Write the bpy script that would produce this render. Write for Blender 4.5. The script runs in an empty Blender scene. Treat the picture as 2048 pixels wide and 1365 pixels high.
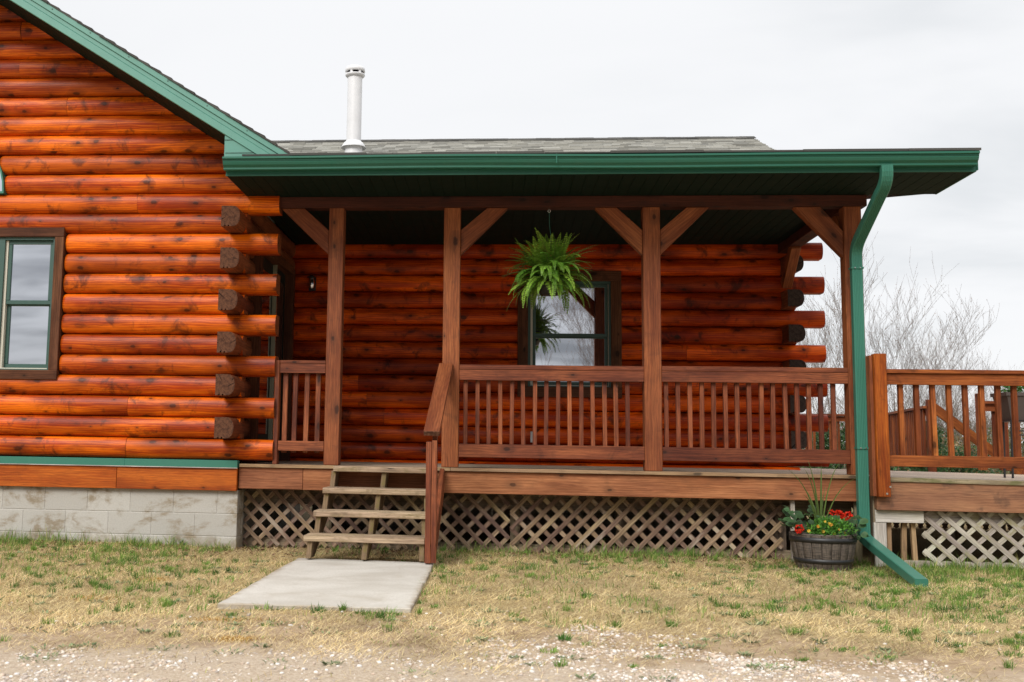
import bpy, math, random
import numpy as np
from mathutils import Vector, Matrix, noise as mnoise
R = random.Random(7)
S = bpy.context.scene
COL = S.collection

# ------------------------------------------------------------------ camera
def cam_basis(yaw, pitch, roll):
    f = Vector((math.sin(yaw)*math.cos(pitch), math.cos(yaw)*math.cos(pitch), math.sin(pitch)))
    r = Vector((math.cos(yaw), -math.sin(yaw), 0)); u = r.cross(f)
    return r*math.cos(roll)+u*math.sin(roll), -r*math.sin(roll)+u*math.cos(roll), f
cd = bpy.data.cameras.new('camera'); cam = bpy.data.objects.new('camera', cd); COL.objects.link(cam)
_r, _u, _f = cam_basis(-0.0922369, 0.1146588, 0.0169748)
cam.matrix_world = Matrix(((_r.x, _u.x, -_f.x, 3.5), (_r.y, _u.y, -_f.y, -9.800126), (_r.z, _u.z, -_f.z, 0.150105), (0, 0, 0, 1)))
cd.sensor_width = 36; cd.lens = 36*2174.91/2048
cd.shift_x = (1024-792.505)/2048; cd.shift_y = (642.178-682.5)/2048
cd.clip_start = 0.05; cd.clip_end = 2000
cd.dof.use_dof = True; cd.dof.focus_distance = 10.0; cd.dof.aperture_fstop = 5.0
S.camera = cam
S.render.engine = 'CYCLES'
S.view_settings.view_transform = 'Standard'; S.view_settings.look = 'None'
S.view_settings.exposure = 0.0; S.view_settings.gamma = 1

# ------------------------------------------------------------------ node helper
class NT:
    def __init__(s, tree):
        s.t = tree; s.t.nodes.clear()
    def n(s, kind, **kw):
        nd = s.t.nodes.new(kind)
        for k, v in kw.items():
            if k[0] == '_': setattr(nd, k[1:], v)
        for k, v in kw.items():
            if k[0] == '_': continue
            key = int(k[1:]) if (k[0] == 'i' and k[1:].isdigit()) else k.replace('__', ' ')
            s.put(nd.inputs[key], v)
        return nd
    def put(s, inp, v):
        if isinstance(v, bpy.types.NodeSocket): s.t.links.new(v, inp)
        elif isinstance(v, bpy.types.Node): s.t.links.new(v.outputs[0], inp)
        else:
            if isinstance(v, (tuple, list)) and len(v) == 3 and inp.type == 'RGBA': v = (*v, 1)
            inp.default_value = v
    def math(s, op, a, b=0.0, c=None, clamp=False):
        nd = s.t.nodes.new('ShaderNodeMath'); nd.operation = op; nd.use_clamp = clamp
        s.put(nd.inputs[0], a); s.put(nd.inputs[1], b)
        if c is not None: s.put(nd.inputs[2], c)
        return nd.outputs[0]
    def mix(s, f, a, b, mode='MIX'):
        nd = s.t.nodes.new('ShaderNodeMix'); nd.data_type = 'RGBA'; nd.blend_type = mode
        s.put(nd.inputs[0], f); s.put(nd.inputs[6], a); s.put(nd.inputs[7], b)
        return nd.outputs[2]
    def ramp(s, f, a, b, lo=0.0, hi=1.0):
        nd = s.t.nodes.new('ShaderNodeMapRange'); nd.clamp = True; nd.interpolation_type = 'SMOOTHSTEP'
        s.put(nd.inputs[0], f); s.put(nd.inputs[1], a); s.put(nd.inputs[2], b); s.put(nd.inputs[3], lo); s.put(nd.inputs[4], hi)
        return nd.outputs[0]
    def noise(s, vec, scale=1.0, detail=3.0, rough=0.55, dist=0.0):
        nd = s.t.nodes.new('ShaderNodeTexNoise'); s.put(nd.inputs['Vector'], vec)
        s.put(nd.inputs['Scale'], scale); s.put(nd.inputs['Detail'], detail); s.put(nd.inputs['Roughness'], rough); s.put(nd.inputs['Distortion'], dist)
        return nd.outputs[0]
    def vmul(s, v, k):
        nd = s.t.nodes.new('ShaderNodeVectorMath'); nd.operation = 'MULTIPLY'; s.put(nd.inputs[0], v); s.put(nd.inputs[1], k); return nd.outputs[0]
    def vadd(s, v, k):
        nd = s.t.nodes.new('ShaderNodeVectorMath'); nd.operation = 'ADD'; s.put(nd.inputs[0], v); s.put(nd.inputs[1], k); return nd.outputs[0]

# ------------------------------------------------------------------ sky and sun
W = bpy.data.worlds.new('World'); S.world = W; W.use_nodes = True
SUN_EL, SUN_AZ = 38.0, 203.0      # sun behind the cloud, in front of the house and to the left
w = NT(W.node_tree)
tc = w.n('ShaderNodeTexCoord').outputs['Generated']
sep = w.n('ShaderNodeSeparateXYZ', i0=tc)
zz = w.math('MAXIMUM', sep.outputs[2], 0.0)
den = w.math('ADD', zz, 0.22)
cv = w.n('ShaderNodeCombineXYZ', i0=w.math('DIVIDE', sep.outputs[0], den), i1=w.math('DIVIDE', sep.outputs[1], den), i2=0.3)
c1 = w.noise(w.vmul(cv.outputs[0], (0.9, 1.6, 1)), 1.1, 5, 0.5, 0.3)
c2 = w.noise(w.vmul(cv.outputs[0], (1.3, 2.6, 1)), 1.6, 4, 0.5, 0.2)
gradb = w.ramp(zz, 0.36, 0.95, 0.0, 1.0)
gradf = w.math('POWER', w.math('MULTIPLY', zz, 1.15, clamp=True), 1.4)
front = w.ramp(sep.outputs[1], 0.1, -0.5, 0.0, 1.0)        # heavier, more broken cloud behind the viewer
cl_v = w.math('MULTIPLY', w.ramp(c1, 0.40, 0.66, 0, 1), w.ramp(sep.outputs[0], -0.05, 0.5, 0.15, 1.0))
base = w.mix(cl_v, (0.925, 0.932, 0.948), (0.74, 0.765, 0.79))
cl_b = w.mix(w.ramp(c2, 0.36, 0.62), (0.52, 0.53, 0.55), (0.17, 0.18, 0.20))
base = w.mix(front, base, cl_b)
grad = w.math('ADD', w.math('MULTIPLY', gradf, front), w.math('MULTIPLY', gradb, w.math('SUBTRACT', 1.0, front)))
base = w.mix(grad, base, (1.85, 1.87, 1.92))
sky = w.n('ShaderNodeTexSky', _sky_type='NISHITA', _sun_disc=False, _sun_elevation=math.radians(SUN_EL), _sun_rotation=math.radians(SUN_AZ))
tot = w.mix(1.0, base, w.vmul(sky.outputs[0], (0.004, 0.004, 0.004)), 'ADD')
below = w.ramp(sep.outputs[2], -0.03, 0.0, 0.0, 1.0)
tot = w.mix(below, (0.28, 0.24, 0.19), tot)
bg = w.n('ShaderNodeBackground', i0=tot, i1=1.0)
out = w.n('ShaderNodeOutputWorld', i0=bg)

sd = bpy.data.lights.new('sun', 'SUN'); sd.energy = 2.75; sd.angle = math.radians(26); sd.color = (1, 0.96, 0.9)
so = bpy.data.objects.new('sun', sd); COL.objects.link(so)
az = math.radians(SUN_AZ); el = math.radians(SUN_EL)
sv = Vector((math.sin(az)*math.cos(el), math.cos(az)*math.cos(el), math.sin(el)))   # towards the sun
so.rotation_euler = sv.to_track_quat('Z', 'Y').to_euler()

# ------------------------------------------------------------------ mesh builder
class MB:
    def __init__(s):
        s.v = []; s.f = []; s.uv = []; s.r = []; s.sm = []; s.mi = []
    def face(s, pts, uvs, rnd, smooth=False, mi=0):
        b = len(s.v); s.v += [tuple(p) for p in pts]; s.f.append(tuple(range(b, b+len(pts))))
        s.uv += list(uvs); s.r.append(rnd); s.sm.append(smooth); s.mi.append(mi)
    def grid(s, rows, uvs, rnd, smooth=True, mi=0, closed=False):
        b = len(s.v); n = len(rows[0])
        for rw in rows: s.v += [tuple(p) for p in rw]
        for i in range(len(rows)-1):
            for j in range(n-1 if not closed else n):
                k = (j+1) % n
                s.f.append((b+i*n+j, b+i*n+k, b+(i+1)*n+k, b+(i+1)*n+j))
                u = uvs; k2 = j+1
                s.uv += [u(i, j), u(i, k2), u(i+1, k2), u(i+1, j)]
                s.r.append(rnd); s.sm.append(smooth); s.mi.append(mi)
    def obox(s, c, ax, ay, az, hx, hy, hz, rnd=None, mi=0, endmi=None):
        """box: centre c, unit axes, half sizes; grain runs along ax"""
        rnd = R.random() if rnd is None else rnd
        ou, ov = R.random()*20, R.random()*20
        c = Vector(c); ax, ay, az = Vector(ax), Vector(ay), Vector(az)
        P = lambda i, j, k: c+ax*(i*hx)+ay*(j*hy)+az*(k*hz)
        def q(a, b_, c_, d, e): 
            pts = [P(*a), P(*b_), P(*c_), P(*d)]
            if e == 0: uv = [(ou+p[0]*hx, ov+p[1]*hy+p[2]*0) for p in (a, b_, c_, d)]
            elif e == 1: uv = [(ou+p[0]*hx, ov+3+p[2]*hz) for p in (a, b_, c_, d)]
            else: uv = [(p[1]*hy*.3+ou, p[2]*hz+ov) for p in (a, b_, c_, d)]
            s.face(pts, uv, rnd, False, (mi if (e != 2 or endmi is None) else endmi))
        q((-1,-1,1),(1,-1,1),(1,1,1),(-1,1,1),0); q((-1,1,-1),(1,1,-1),(1,-1,-1),(-1,-1,-1),0)
        q((-1,-1,-1),(1,-1,-1),(1,-1,1),(-1,-1,1),1); q((1,1,-1),(-1,1,-1),(-1,1,1),(1,1,1),1)
        q((1,-1,-1),(1,1,-1),(1,1,1),(1,-1,1),2); q((-1,1,-1),(-1,-1,-1),(-1,-1,1),(-1,1,1),2)
    def box(s, x0, x1, y0, y1, z0, z1, rnd=None, mi=0, endmi=None):
        c = ((x0+x1)/2, (y0+y1)/2, (z0+z1)/2); h = ((x1-x0)/2, (y1-y0)/2, (z1-z0)/2)
        X, Y, Z = (1,0,0), (0,1,0), (0,0,1)
        i = max(range(3), key=lambda k: h[k])
        if i == 0: s.obox(c, X, Y, Z, *h, rnd, mi, endmi)
        elif i == 1: s.obox(c, Y, (-1,0,0), Z, h[1], h[0], h[2], rnd, mi, endmi)
        else: s.obox(c, Z, X, Y, h[2], h[0], h[1], rnd, mi, endmi)
    def bar(s, a, b, w_, t, side, rnd=None, mi=0, endmi=None):
        """board from a to b; w_ along 'side', t perpendicular"""
        a, b = Vector(a), Vector(b); ax = (b-a).normalized(); sd_ = Vector(side); sd_ = (sd_-ax*sd_.dot(ax)).normalized(); az_ = ax.cross(sd_)
        s.obox((a+b)/2, ax, sd_, az_, (b-a).length/2, w_/2, t/2, rnd, mi, endmi)
    def prism(s, poly, fn, d0, d1, gdir=(1, 0), rnd=None, mi=0):
        """poly of 2-D points (counter-clockwise), fn(p,q,d)->xyz; d0 is the near side"""
        rnd = R.random() if rnd is None else rnd; ou, ov = R.random()*20, R.random()*20
        g = Vector(gdir).normalized(); h = Vector((-g.y, g.x))
        U = lambda p: (ou+g.x*p[0]+g.y*p[1], ov+h.x*p[0]+h.y*p[1])
        s.face([fn(p[0], p[1], d0) for p in poly], [U(p) for p in poly], rnd, False, mi)
        s.face([fn(p[0], p[1], d1) for p in reversed(poly)], [U(p) for p in reversed(poly)], rnd, False, mi)
        n = len(poly)
        for i in range(n):
            a, b = poly[i], poly[(i+1) % n]; L = math.dist(a, b)
            s.face([fn(b[0], b[1], d0), fn(a[0], a[1], d0), fn(a[0], a[1], d1), fn(b[0], b[1], d1)],
                   [(ou+L, ov+5), (ou, ov+5), (ou, ov+5+abs(d1-d0)), (ou+L, ov+5+abs(d1-d0))], rnd, False, mi)
    def tube(s, pts, rad, n=8, rnd=None, mi=0, cap=True, sq=None):
        rnd = R.random() if rnd is None else rnd
        pts = [Vector(p) for p in pts]; rows = []
        if not isinstance(rad, (list, tuple)): rad = [rad]*len(pts)
        prev = None; ls = [0.0]
        for i in range(1, len(pts)): ls.append(ls[-1]+(pts[i]-pts[i-1]).length)
        for i, p in enumerate(pts):
            t = (pts[min(i+1, len(pts)-1)]-pts[max(i-1, 0)]).normalized()
            if prev is None:
                a = Vector((0, 0, 1)) if abs(t.z) < .9 else Vector((1, 0, 0)); e = t.cross(a).normalized()
            else: e = (prev-t*prev.dot(t)).normalized()
            prev = e; f_ = t.cross(e)
            rows.append([p+(e*math.cos(2*math.pi*k/n)+f_*math.sin(2*math.pi*k/n))*rad[i] for k in range(n)])
        o = R.random()*9
        s.grid(rows, lambda i, j: (ls[i]+o, j/n*2*math.pi*max(rad)), rnd, True, mi, True)
        if cap:
            s.face(list(reversed(rows[0])), [(0, 0)]*n, rnd, False, mi); s.face(rows[-1], [(0, 0)]*n, rnd, False, mi)
    def lathe(s, prof, cx, cy, n=24, rnd=None, mi=0):
        rnd = R.random() if rnd is None else rnd
        rows = [[(cx+r*math.cos(2*math.pi*k/n), cy+r*math.sin(2*math.pi*k/n), z) for k in range(n)] for r, z in prof]
        s.grid(rows, lambda i, j: (prof[i][1], j/n*2*math.pi*prof[i][0]), rnd, True, mi, True)
    def build(s, name, mats, parent=None, bevel=0, loc=None):
        me = bpy.data.meshes.new(name); me.from_pydata(s.v, [], s.f)
        uvl = me.uv_layers.new(name='UVMap'); uvl.data.foreach_set('uv', np.array(s.uv, dtype=np.float32).ravel())
        at = me.attributes.new('rnd', 'FLOAT', 'FACE'); at.data.foreach_set('value', np.array(s.r, dtype=np.float32))
        me.polygons.foreach_set('use_smooth', np.array(s.sm, dtype=bool)); me.polygons.foreach_set('material_index', np.array(s.mi, dtype=np.int32))
        for m_ in (mats if isinstance(mats, (list, tuple)) else [mats]): me.materials.append(m_)
        if not s.smooth_done: pass
        o = bpy.data.objects.new(name, me); COL.objects.link(o)
        if parent is not None:
            o.parent = parent; o.matrix_parent_inverse = Matrix.Translation(-parent_world(parent))
        if bevel:
            # welded boxes are needed for a bevel, so merge first
            import bmesh
            bm = bmesh.new(); bm.from_mesh(me); bmesh.ops.remove_doubles(bm, verts=bm.verts, dist=1e-5); bm.to_mesh(me); bm.free()
            mo = o.modifiers.new('bevel', 'BEVEL'); mo.width = bevel; mo.segments = 1; mo.limit_method = 'ANGLE'; mo.angle_limit = math.radians(40)
        return o
    smooth_done = True
def parent_world(o):
    return Vector(o.location) if o.type == 'EMPTY' else Vector((0, 0, 0))
def tag(o, label=None, cat=None, group=None, kind=None):
    if label: o['label'] = label
    if cat: o['category'] = cat
    if group: o['group'] = group
    if kind: o['kind'] = kind
    return o
def thing(name, label, cat, loc, group=None):
    o = bpy.data.objects.new(name, None); COL.objects.link(o); o.location = loc; o.empty_display_size = .2
    return tag(o, label, cat, group)

def arrays_mesh(name, verts, tris, cols, mats, parent=None, smooth=False):
    me = bpy.data.meshes.new(name); nv, nt = len(verts), len(tris)
    me.vertices.add(nv); me.vertices.foreach_set('co', np.asarray(verts, np.float32).ravel())
    me.loops.add(nt*3); me.loops.foreach_set('vertex_index', np.asarray(tris, np.int32).ravel())
    me.polygons.add(nt); me.polygons.foreach_set('loop_start', np.arange(0, nt*3, 3, dtype=np.int32)); me.polygons.foreach_set('loop_total', np.full(nt, 3, np.int32))
    me.update(calc_edges=True)
    if smooth: me.polygons.foreach_set('use_smooth', np.ones(nt, bool))
    a = me.attributes.new('Col', 'FLOAT_COLOR', 'POINT'); c4 = np.ones((nv, 4), np.float32); c4[:, :3] = cols; a.data.foreach_set('color', c4.ravel())
    me.materials.append(mats)
    o = bpy.data.objects.new(name, me); COL.objects.link(o)
    if parent is not None: o.parent = parent; o.matrix_parent_inverse = Matrix.Translation(-parent_world(parent))
    return o

# ------------------------------------------------------------------ materials
def new_mat(name):
    m = bpy.data.materials.new(name); m.use_nodes = True; return m, NT(m.node_tree)
def finish(t, col, rough=.5, bump=None, bstr=.3, bdist=.004, spec=.5, coat=0, metal=0, **kw):
    p = t.n('ShaderNodeBsdfPrincipled'); t.put(p.inputs['Base Color'], col); t.put(p.inputs['Roughness'], rough)
    p.inputs['Specular IOR Level'].default_value = spec; p.inputs['Metallic'].default_value = metal
    if coat: p.inputs['Coat Weight'].default_value = coat; p.inputs['Coat Roughness'].default_value = .25
    for k, v in kw.items(): t.put(p.inputs[k.replace('_', ' ')], v)
    if bump is not None:
        b = t.n('ShaderNodeBump'); t.put(b.inputs['Height'], bump); b.inputs['Strength'].default_value = bstr; b.inputs['Distance'].default_value = bdist
        t.put(p.inputs['Normal'], b.outputs[0])
    t.n('ShaderNodeOutputMaterial', i0=p)
def wood(name, a, b, dark, rough=.5, knots=.5, blotch=.5, grain=1.0, vary=.25, spec=.5, crack=.35, moss=None, coat=0, pale=None):
    m, t = new_mat(name)
    uv = t.n('ShaderNodeUVMap').outputs[0]; sx = t.n('ShaderNodeSeparateXYZ', i0=uv)
    rn = t.n('ShaderNodeAttribute', _attribute_name='rnd').outputs['Fac']
    oi = t.n('ShaderNodeObjectInfo').outputs['Random']
    rr = t.math('FRACT', t.math('ADD', rn, t.math('MULTIPLY', oi, 7.31)))
    vec = t.n('ShaderNodeCombineXYZ', i0=t.math('ADD', sx.outputs[0], t.math('MULTIPLY', rr, 31.0)), i1=sx.outputs[1], i2=t.math('MULTIPLY', rr, 19.0)).outputs[0]
    # grain lines bend round the knots
    wv = t.vadd(vec, t.vmul(t.n('ShaderNodeCombineXYZ', i1=t.math('SUBTRACT', t.noise(t.vmul(vec, (2.2, 7, 1)), 1, 2), .5)).outputs[0], (0, .05, 0)))
    g1 = t.noise(t.vmul(wv, (1.6, 70, 1)), 1, 4, .6)
    g2 = t.noise(t.vmul(wv, (9, 260, 1)), 1, 2, .6)
    wav = t.n('ShaderNodeTexWave', _wave_type='BANDS', _bands_direction='Y'); t.put(wav.inputs['Vector'], t.vmul(wv, (.5, 14, 1)))
    wav.inputs['Scale'].default_value = 1.0; wav.inputs['Distortion'].default_value = 6; wav.inputs['Detail'].default_value = 2; wav.inputs['Detail Scale'].default_value = 1.2
    low = t.noise(t.vmul(vec, (1.1, 11, 1)), 1, 4, .6, .5)
    gr = t.math('ADD', t.math('ADD', t.math('MULTIPLY', g1, .30), t.math('MULTIPLY', wav.outputs['Fac'], .22)), t.math('MULTIPLY', t.ramp(low, .3, .7), .48))
    col = t.mix(t.ramp(gr, .22, .78), a, b)
    fine = t.ramp(g2, .3, .7, 1-.28*grain, 1+.12*grain)
    col = t.mix(1, col, t.n('ShaderNodeCombineXYZ', i0=fine, i1=fine, i2=fine).outputs[0], 'MULTIPLY')
    bl = t.noise(t.vmul(vec, (1.7, 9, 1)), 1, 5, .65, .6)
    bl2 = t.noise(t.vmul(vec, (5, 16, 1)), 1.3, 3, .6, 1.2)
    bm = t.math('MAXIMUM', t.math('MULTIPLY', t.ramp(bl, .48, .74), t.ramp(bl2, .32, .68)), t.math('MULTIPLY', t.ramp(t.noise(t.vmul(vec, (4.5, 4.2, 1)), 1.2, 4, .65, .5), .53, .70), .95))
    col = t.mix(t.math('MULTIPLY', bm, blotch), col, dark)
    hv = t.math('MULTIPLY_ADD', t.math('SUBTRACT', rr, .5), vary*2, 1.0)
    # lengthwise tonal drift, as different sapwood / heartwood takes the stain
    dr = t.math('MULTIPLY', hv, t.ramp(t.noise(t.vmul(vec, (1.3, 4, 1)), 1, 3), .3, .7, 1-vary*1.3, 1+vary*.8))
    col = t.mix(1, col, t.n('ShaderNodeCombineXYZ', i0=dr, i1=t.math('POWER', dr, 1.25), i2=dr).outputs[0], 'MULTIPLY')
    if pale: col = t.mix(t.math('MULTIPLY', t.ramp(t.noise(t.vmul(vec, (2.5, 10, 1)), 1.1, 4, .7), .52, .7), .8), col, pale)
    if moss: col = t.mix(t.math('MULTIPLY', t.ramp(t.noise(t.vmul(vec, (4, 9, 1)), 1.4, 4, .7), .50, .68), .75), col, moss)
    vo = t.n('ShaderNodeTexVoronoi', _voronoi_dimensions='2D', i0=t.vmul(vec, (4.6, 8.5, 1))); vo.inputs['Scale'].default_value = 1
    ex = t.math('GREATER_THAN', t.n('ShaderNodeSeparateColor', i0=vo.outputs['Color']).outputs[0], 1-knots*.55)
    ksz = t.math('MULTIPLY_ADD', t.n('ShaderNodeSeparateColor', i0=vo.outputs['Color']).outputs[1], 1.7, .30)
    nd = t.math('ADD', t.math('DIVIDE', vo.outputs['Distance'], ksz), t.math('MULTIPLY', t.math('SUBTRACT', t.noise(t.vmul(vec, (30, 60, 1)), 1, 3), .5), .10))
    kn = t.math('MULTIPLY', t.ramp(nd, .125, .06), ex); halo = t.math('MULTIPLY', t.ramp(nd, .42, .10), ex)
    col = t.mix(t.math('MULTIPLY', halo, .45), col, dark); col = t.mix(t.math('MULTIPLY', kn, .75), col, tuple(c*.35 for c in dark))
    ck = t.noise(t.vmul(wv, (1.1, 95, 1)), 1, 1, .5); cm = t.math('MULTIPLY', t.ramp(ck, .765, .80), t.ramp(t.noise(t.vmul(vec, (2, 5, 1)), 1, 1), .5, .56))
    col = t.mix(t.math('MULTIPLY', cm, crack*2, clamp=True), col, tuple(c*.2 for c in dark))
    h = t.math('SUBTRACT', t.math('ADD', t.math('MULTIPLY', g1, .5), t.math('MULTIPLY', g2, .35)), t.math('ADD', cm, t.math('MULTIPLY', kn, .4)))
    ro = t.math('MULTIPLY_ADD', bl, .25, rough-.1)
    finish(t, col, ro, h, .35, .004, spec, coat)
    return m
M = {}
M['log'] = wood('stained_log_orange', (.34, .033, .001), (.70, .135, .003), (.075, .014, .003), rough=.40, knots=.55, blotch=.8, vary=.30, spec=.22, grain=.6, crack=.6)
M['log_red'] = wood('stained_log_red', (.40, .032, .001), (.70, .098, .003), (.06, .010, .003), rough=.38, knots=.55, blotch=.85, vary=.38, spec=.2, grain=.6, crack=.6)
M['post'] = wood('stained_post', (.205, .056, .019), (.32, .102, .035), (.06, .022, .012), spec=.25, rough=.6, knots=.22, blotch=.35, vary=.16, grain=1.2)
M['beam'] = wood('shaded_beam', (.050, .012, .006), (.085, .022, .012), (.03, .012, .01), rough=.7, vary=.15, spec=.3)  # post wood darkened: the shade under the soffit is put into its colour
M['rail'] = wood('stained_rail', (.140, .036, .015), (.27, .078, .031), (.045, .016, .010), spec=.25, rough=.58, knots=.3, blotch=.4, vary=.30, grain=1.2)
M['orange'] = wood('orange_cedar', (.27, .054, .007), (.44, .118, .014), (.07, .02, .005), spec=.2, rough=.5, knots=.35, blotch=.45, vary=.30)
M['rail_side'] = wood('side_deck_rail', (.20, .050, .012), (.35, .102, .024), (.06, .018, .006), spec=.2, rough=.55, knots=.3, blotch=.45, vary=.3)
M['rail_far'] = wood('far_deck_rail', (.15, .038, .011), (.26, .072, .019), (.05, .016, .006), spec=.2, rough=.6, knots=.3, blotch=.45, vary=.3)
M['skirt'] = wood('stained_skirt_board', (.32, .060, .006), (.48, .115, .013), (.11, .026, .006), spec=.2, rough=.5, knots=.3, blotch=.3, vary=.12)
M['rim'] = wood('stained_rim_board', (.23, .078, .030), (.37, .145, .062), (.11, .045, .02), spec=.25, rough=.62, knots=.35, blotch=.25, vary=.15)
M['rim_side'] = wood('weathered_rim_board', (.24, .10, .045), (.36, .17, .08), (.07, .035, .02), rough=.62, knots=.35, blotch=.55, vary=.15)
M['deck'] = wood('weathered_deck_board', (.30, .22, .155), (.46, .36, .27), (.12, .085, .06), rough=.75, knots=.2, blotch=.4, vary=.22)
M['nose'] = wood('deck_edge_board', (.26, .155, .075), (.40, .26, .14), (.10, .06, .03), rough=.7, knots=.2, blotch=.4, vary=.15)
M['nose_mossy'] = wood('mossy_deck_edge', (.20, .15, .085), (.32, .26, .16), (.06, .05, .03), rough=.8, knots=.2, blotch=.5, vary=.15, moss=(.10, .105, .03))
M['step'] = wood('weathered_step', (.26, .175, .105), (.45, .325, .215), (.09, .06, .03), rough=.75, knots=.2, blotch=.5, vary=.14, moss=(.17, .125, .05))
M['stringer'] = wood('mossy_stringer', (.17, .11, .06), (.27, .18, .10), (.06, .038, .02), rough=.8, knots=.2, blotch=.5, vary=.2, moss=(.16, .125, .03))
M['lattice'] = wood('weathered_lattice', (.20, .125, .072), (.34, .235, .15), (.10, .055, .03), rough=.8, knots=.15, blotch=.4, vary=.34, grain=1.3, pale=(.38, .31, .24))
M['lattice_pale'] = wood('pale_lattice', (.36, .32, .25), (.52, .48, .40), (.18, .14, .08), rough=.8, knots=.15, blotch=.35, vary=.15, moss=(.28, .25, .12))
M['pale_board'] = wood('pale_grey_board', (.42, .38, .33), (.58, .54, .49), (.25, .2, .14), rough=.8, knots=.2, blotch=.2, vary=.12)
M['trim'] = wood('dark_window_trim', (.095, .036, .016), (.165, .068, .032), (.035, .016, .009), rough=.65, knots=.2, blotch=.4, vary=.2, spec=.15)
M['brown_end'] = wood('weathered_shaded_log', (.15, .050, .022), (.26, .085, .035), (.05, .02, .012), rough=.55, knots=.3, blotch=.6, vary=.2, spec=.15)  # brown of the cross logs; on the side wall it stands in for shade
M['joist'] = wood('joist', (.15, .11, .07), (.26, .2, .13), (.08, .05, .03), rough=.85, vary=.2)

def mat_endgrain(name, a, b, dark):
    m, t = new_mat(name)
    uv = t.n('ShaderNodeUVMap').outputs[0]; rn = t.n('ShaderNodeAttribute', _attribute_name='rnd').outputs['Fac']
    off = t.n('ShaderNodeCombineXYZ', i0=t.math('MULTIPLY_ADD', rn, .03, -.015), i1=t.math('MULTIPLY_ADD', rn, -.04, .02)).outputs[0]
    p = t.vadd(uv, off)
    d = t.n('ShaderNodeVectorMath', _operation='LENGTH', i0=t.vadd(p, t.vmul(t.n('ShaderNodeTexNoise', i0=t.vmul(uv, (18, 18, 1))).outputs[1], (.012, .012, 0)))).outputs['Value']
    ring = t.math('SINE', t.math('MULTIPLY', d, 620.0))
    col = t.mix(t.ramp(ring, -1, 1, .1, .9), a, b)
    col = t.mix(t.ramp(t.noise(uv, 30, 4, .7), .4, .65, 0, .8), col, dark)
    sp = t.n('ShaderNodeSeparateXYZ', i0=p); ang = t.math('ARCTAN2', sp.outputs[1], sp.outputs[0])
    rad = t.noise(t.n('ShaderNodeCombineXYZ', i0=t.math('MULTIPLY', ang, 4.0), i1=t.math('MULTIPLY', rn, 40.0), i2=t.math('MULTIPLY', d, 5.0)).outputs[0], 1, 1)
    cr = t.ramp(rad, .70, .74); col = t.mix(cr, col, tuple(c*.12 for c in dark))
    fl = t.ramp(t.noise(uv, 110, 3, .6), .70, .76); col = t.mix(t.math('MULTIPLY', fl, t.ramp(t.noise(uv, 14, 2), .52, .62)), col, (.42, .34, .26))
    finish(t, col, .8, t.math('SUBTRACT', t.math('MULTIPLY', ring, .2), cr), .5, .004, .12); return m
M['end'] = mat_endgrain('log_end_grain', (.085, .035, .018), (.155, .070, .040), (.04, .018, .012))
M['end_dark'] = mat_endgrain('dark_log_end_grain', (.035, .024, .019), (.075, .05, .038), (.02, .012, .01))
M['end_orange'] = mat_endgrain('stained_log_end', (.22, .06, .02), (.32, .10, .035), (.1, .03, .012))

def mat_paint(name, c, rough=.4, spec=.5, dirt=.15, scale=6, metal=0, bumps=.05):
    m, t = new_mat(name); g = t.n('ShaderNodeNewGeometry').outputs['Position']
    n1 = t.noise(g, scale, 5, .65); n2 = t.noise(t.vmul(g, (14, 14, 2.5)), 1, 3)
    col = t.mix(t.math('MULTIPLY', t.ramp(n1, .4, .75), dirt), c, tuple(x*.55+.02 for x in c))
    col = t.mix(t.math('MULTIPLY', t.ramp(n2, .55, .75), dirt*.6), col, tuple(min(1, x*1.25+.02) for x in c))
    finish(t, col, t.math('MULTIPLY_ADD', n1, .2, rough-.1), n1, bumps, .003, spec, metal=metal); return m
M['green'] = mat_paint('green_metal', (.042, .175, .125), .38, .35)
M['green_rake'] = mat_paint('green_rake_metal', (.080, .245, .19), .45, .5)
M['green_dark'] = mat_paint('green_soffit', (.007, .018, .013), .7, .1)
M['green_frame'] = mat_paint('green_window_frame', (.035, .085, .068), .4, .5)
M['door'] = mat_paint('dark_green_door', (.012, .022, .018), .5, .3)
M['green_shaded'] = mat_paint('green_shaded_metal', (.020, .118, .078), .36, .35)  # same green, darkened: shade on the downward-facing gutter is in the colour
M['cream'] = mat_paint('cream_vinyl', (.56, .53, .44), .45)
M['olive'] = mat_paint('olive_strip', (.30, .29, .20), .5)
M['white_metal'] = mat_paint('white_metal', (.70, .70, .71), .4, .5, .2, bumps=.0)
M['black_metal'] = mat_paint('black_metal', (.015, .015, .016), .45)
M['dark_gap'] = mat_paint('dark_interior', (.012, .011, .010), .9, .1)
M['grey_box'] = mat_paint('grey_plastic', (.45, .45, .44), .5)
M['planter'] = mat_paint('planter_plastic', (.075, .058, .05), .55)
M['chrome'] = mat_paint('steel_screw', (.6, .6, .58), .25, metal=1)
M['wallboard'] = mat_paint('curtain', (.5, .5, .5), .8)

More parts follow.
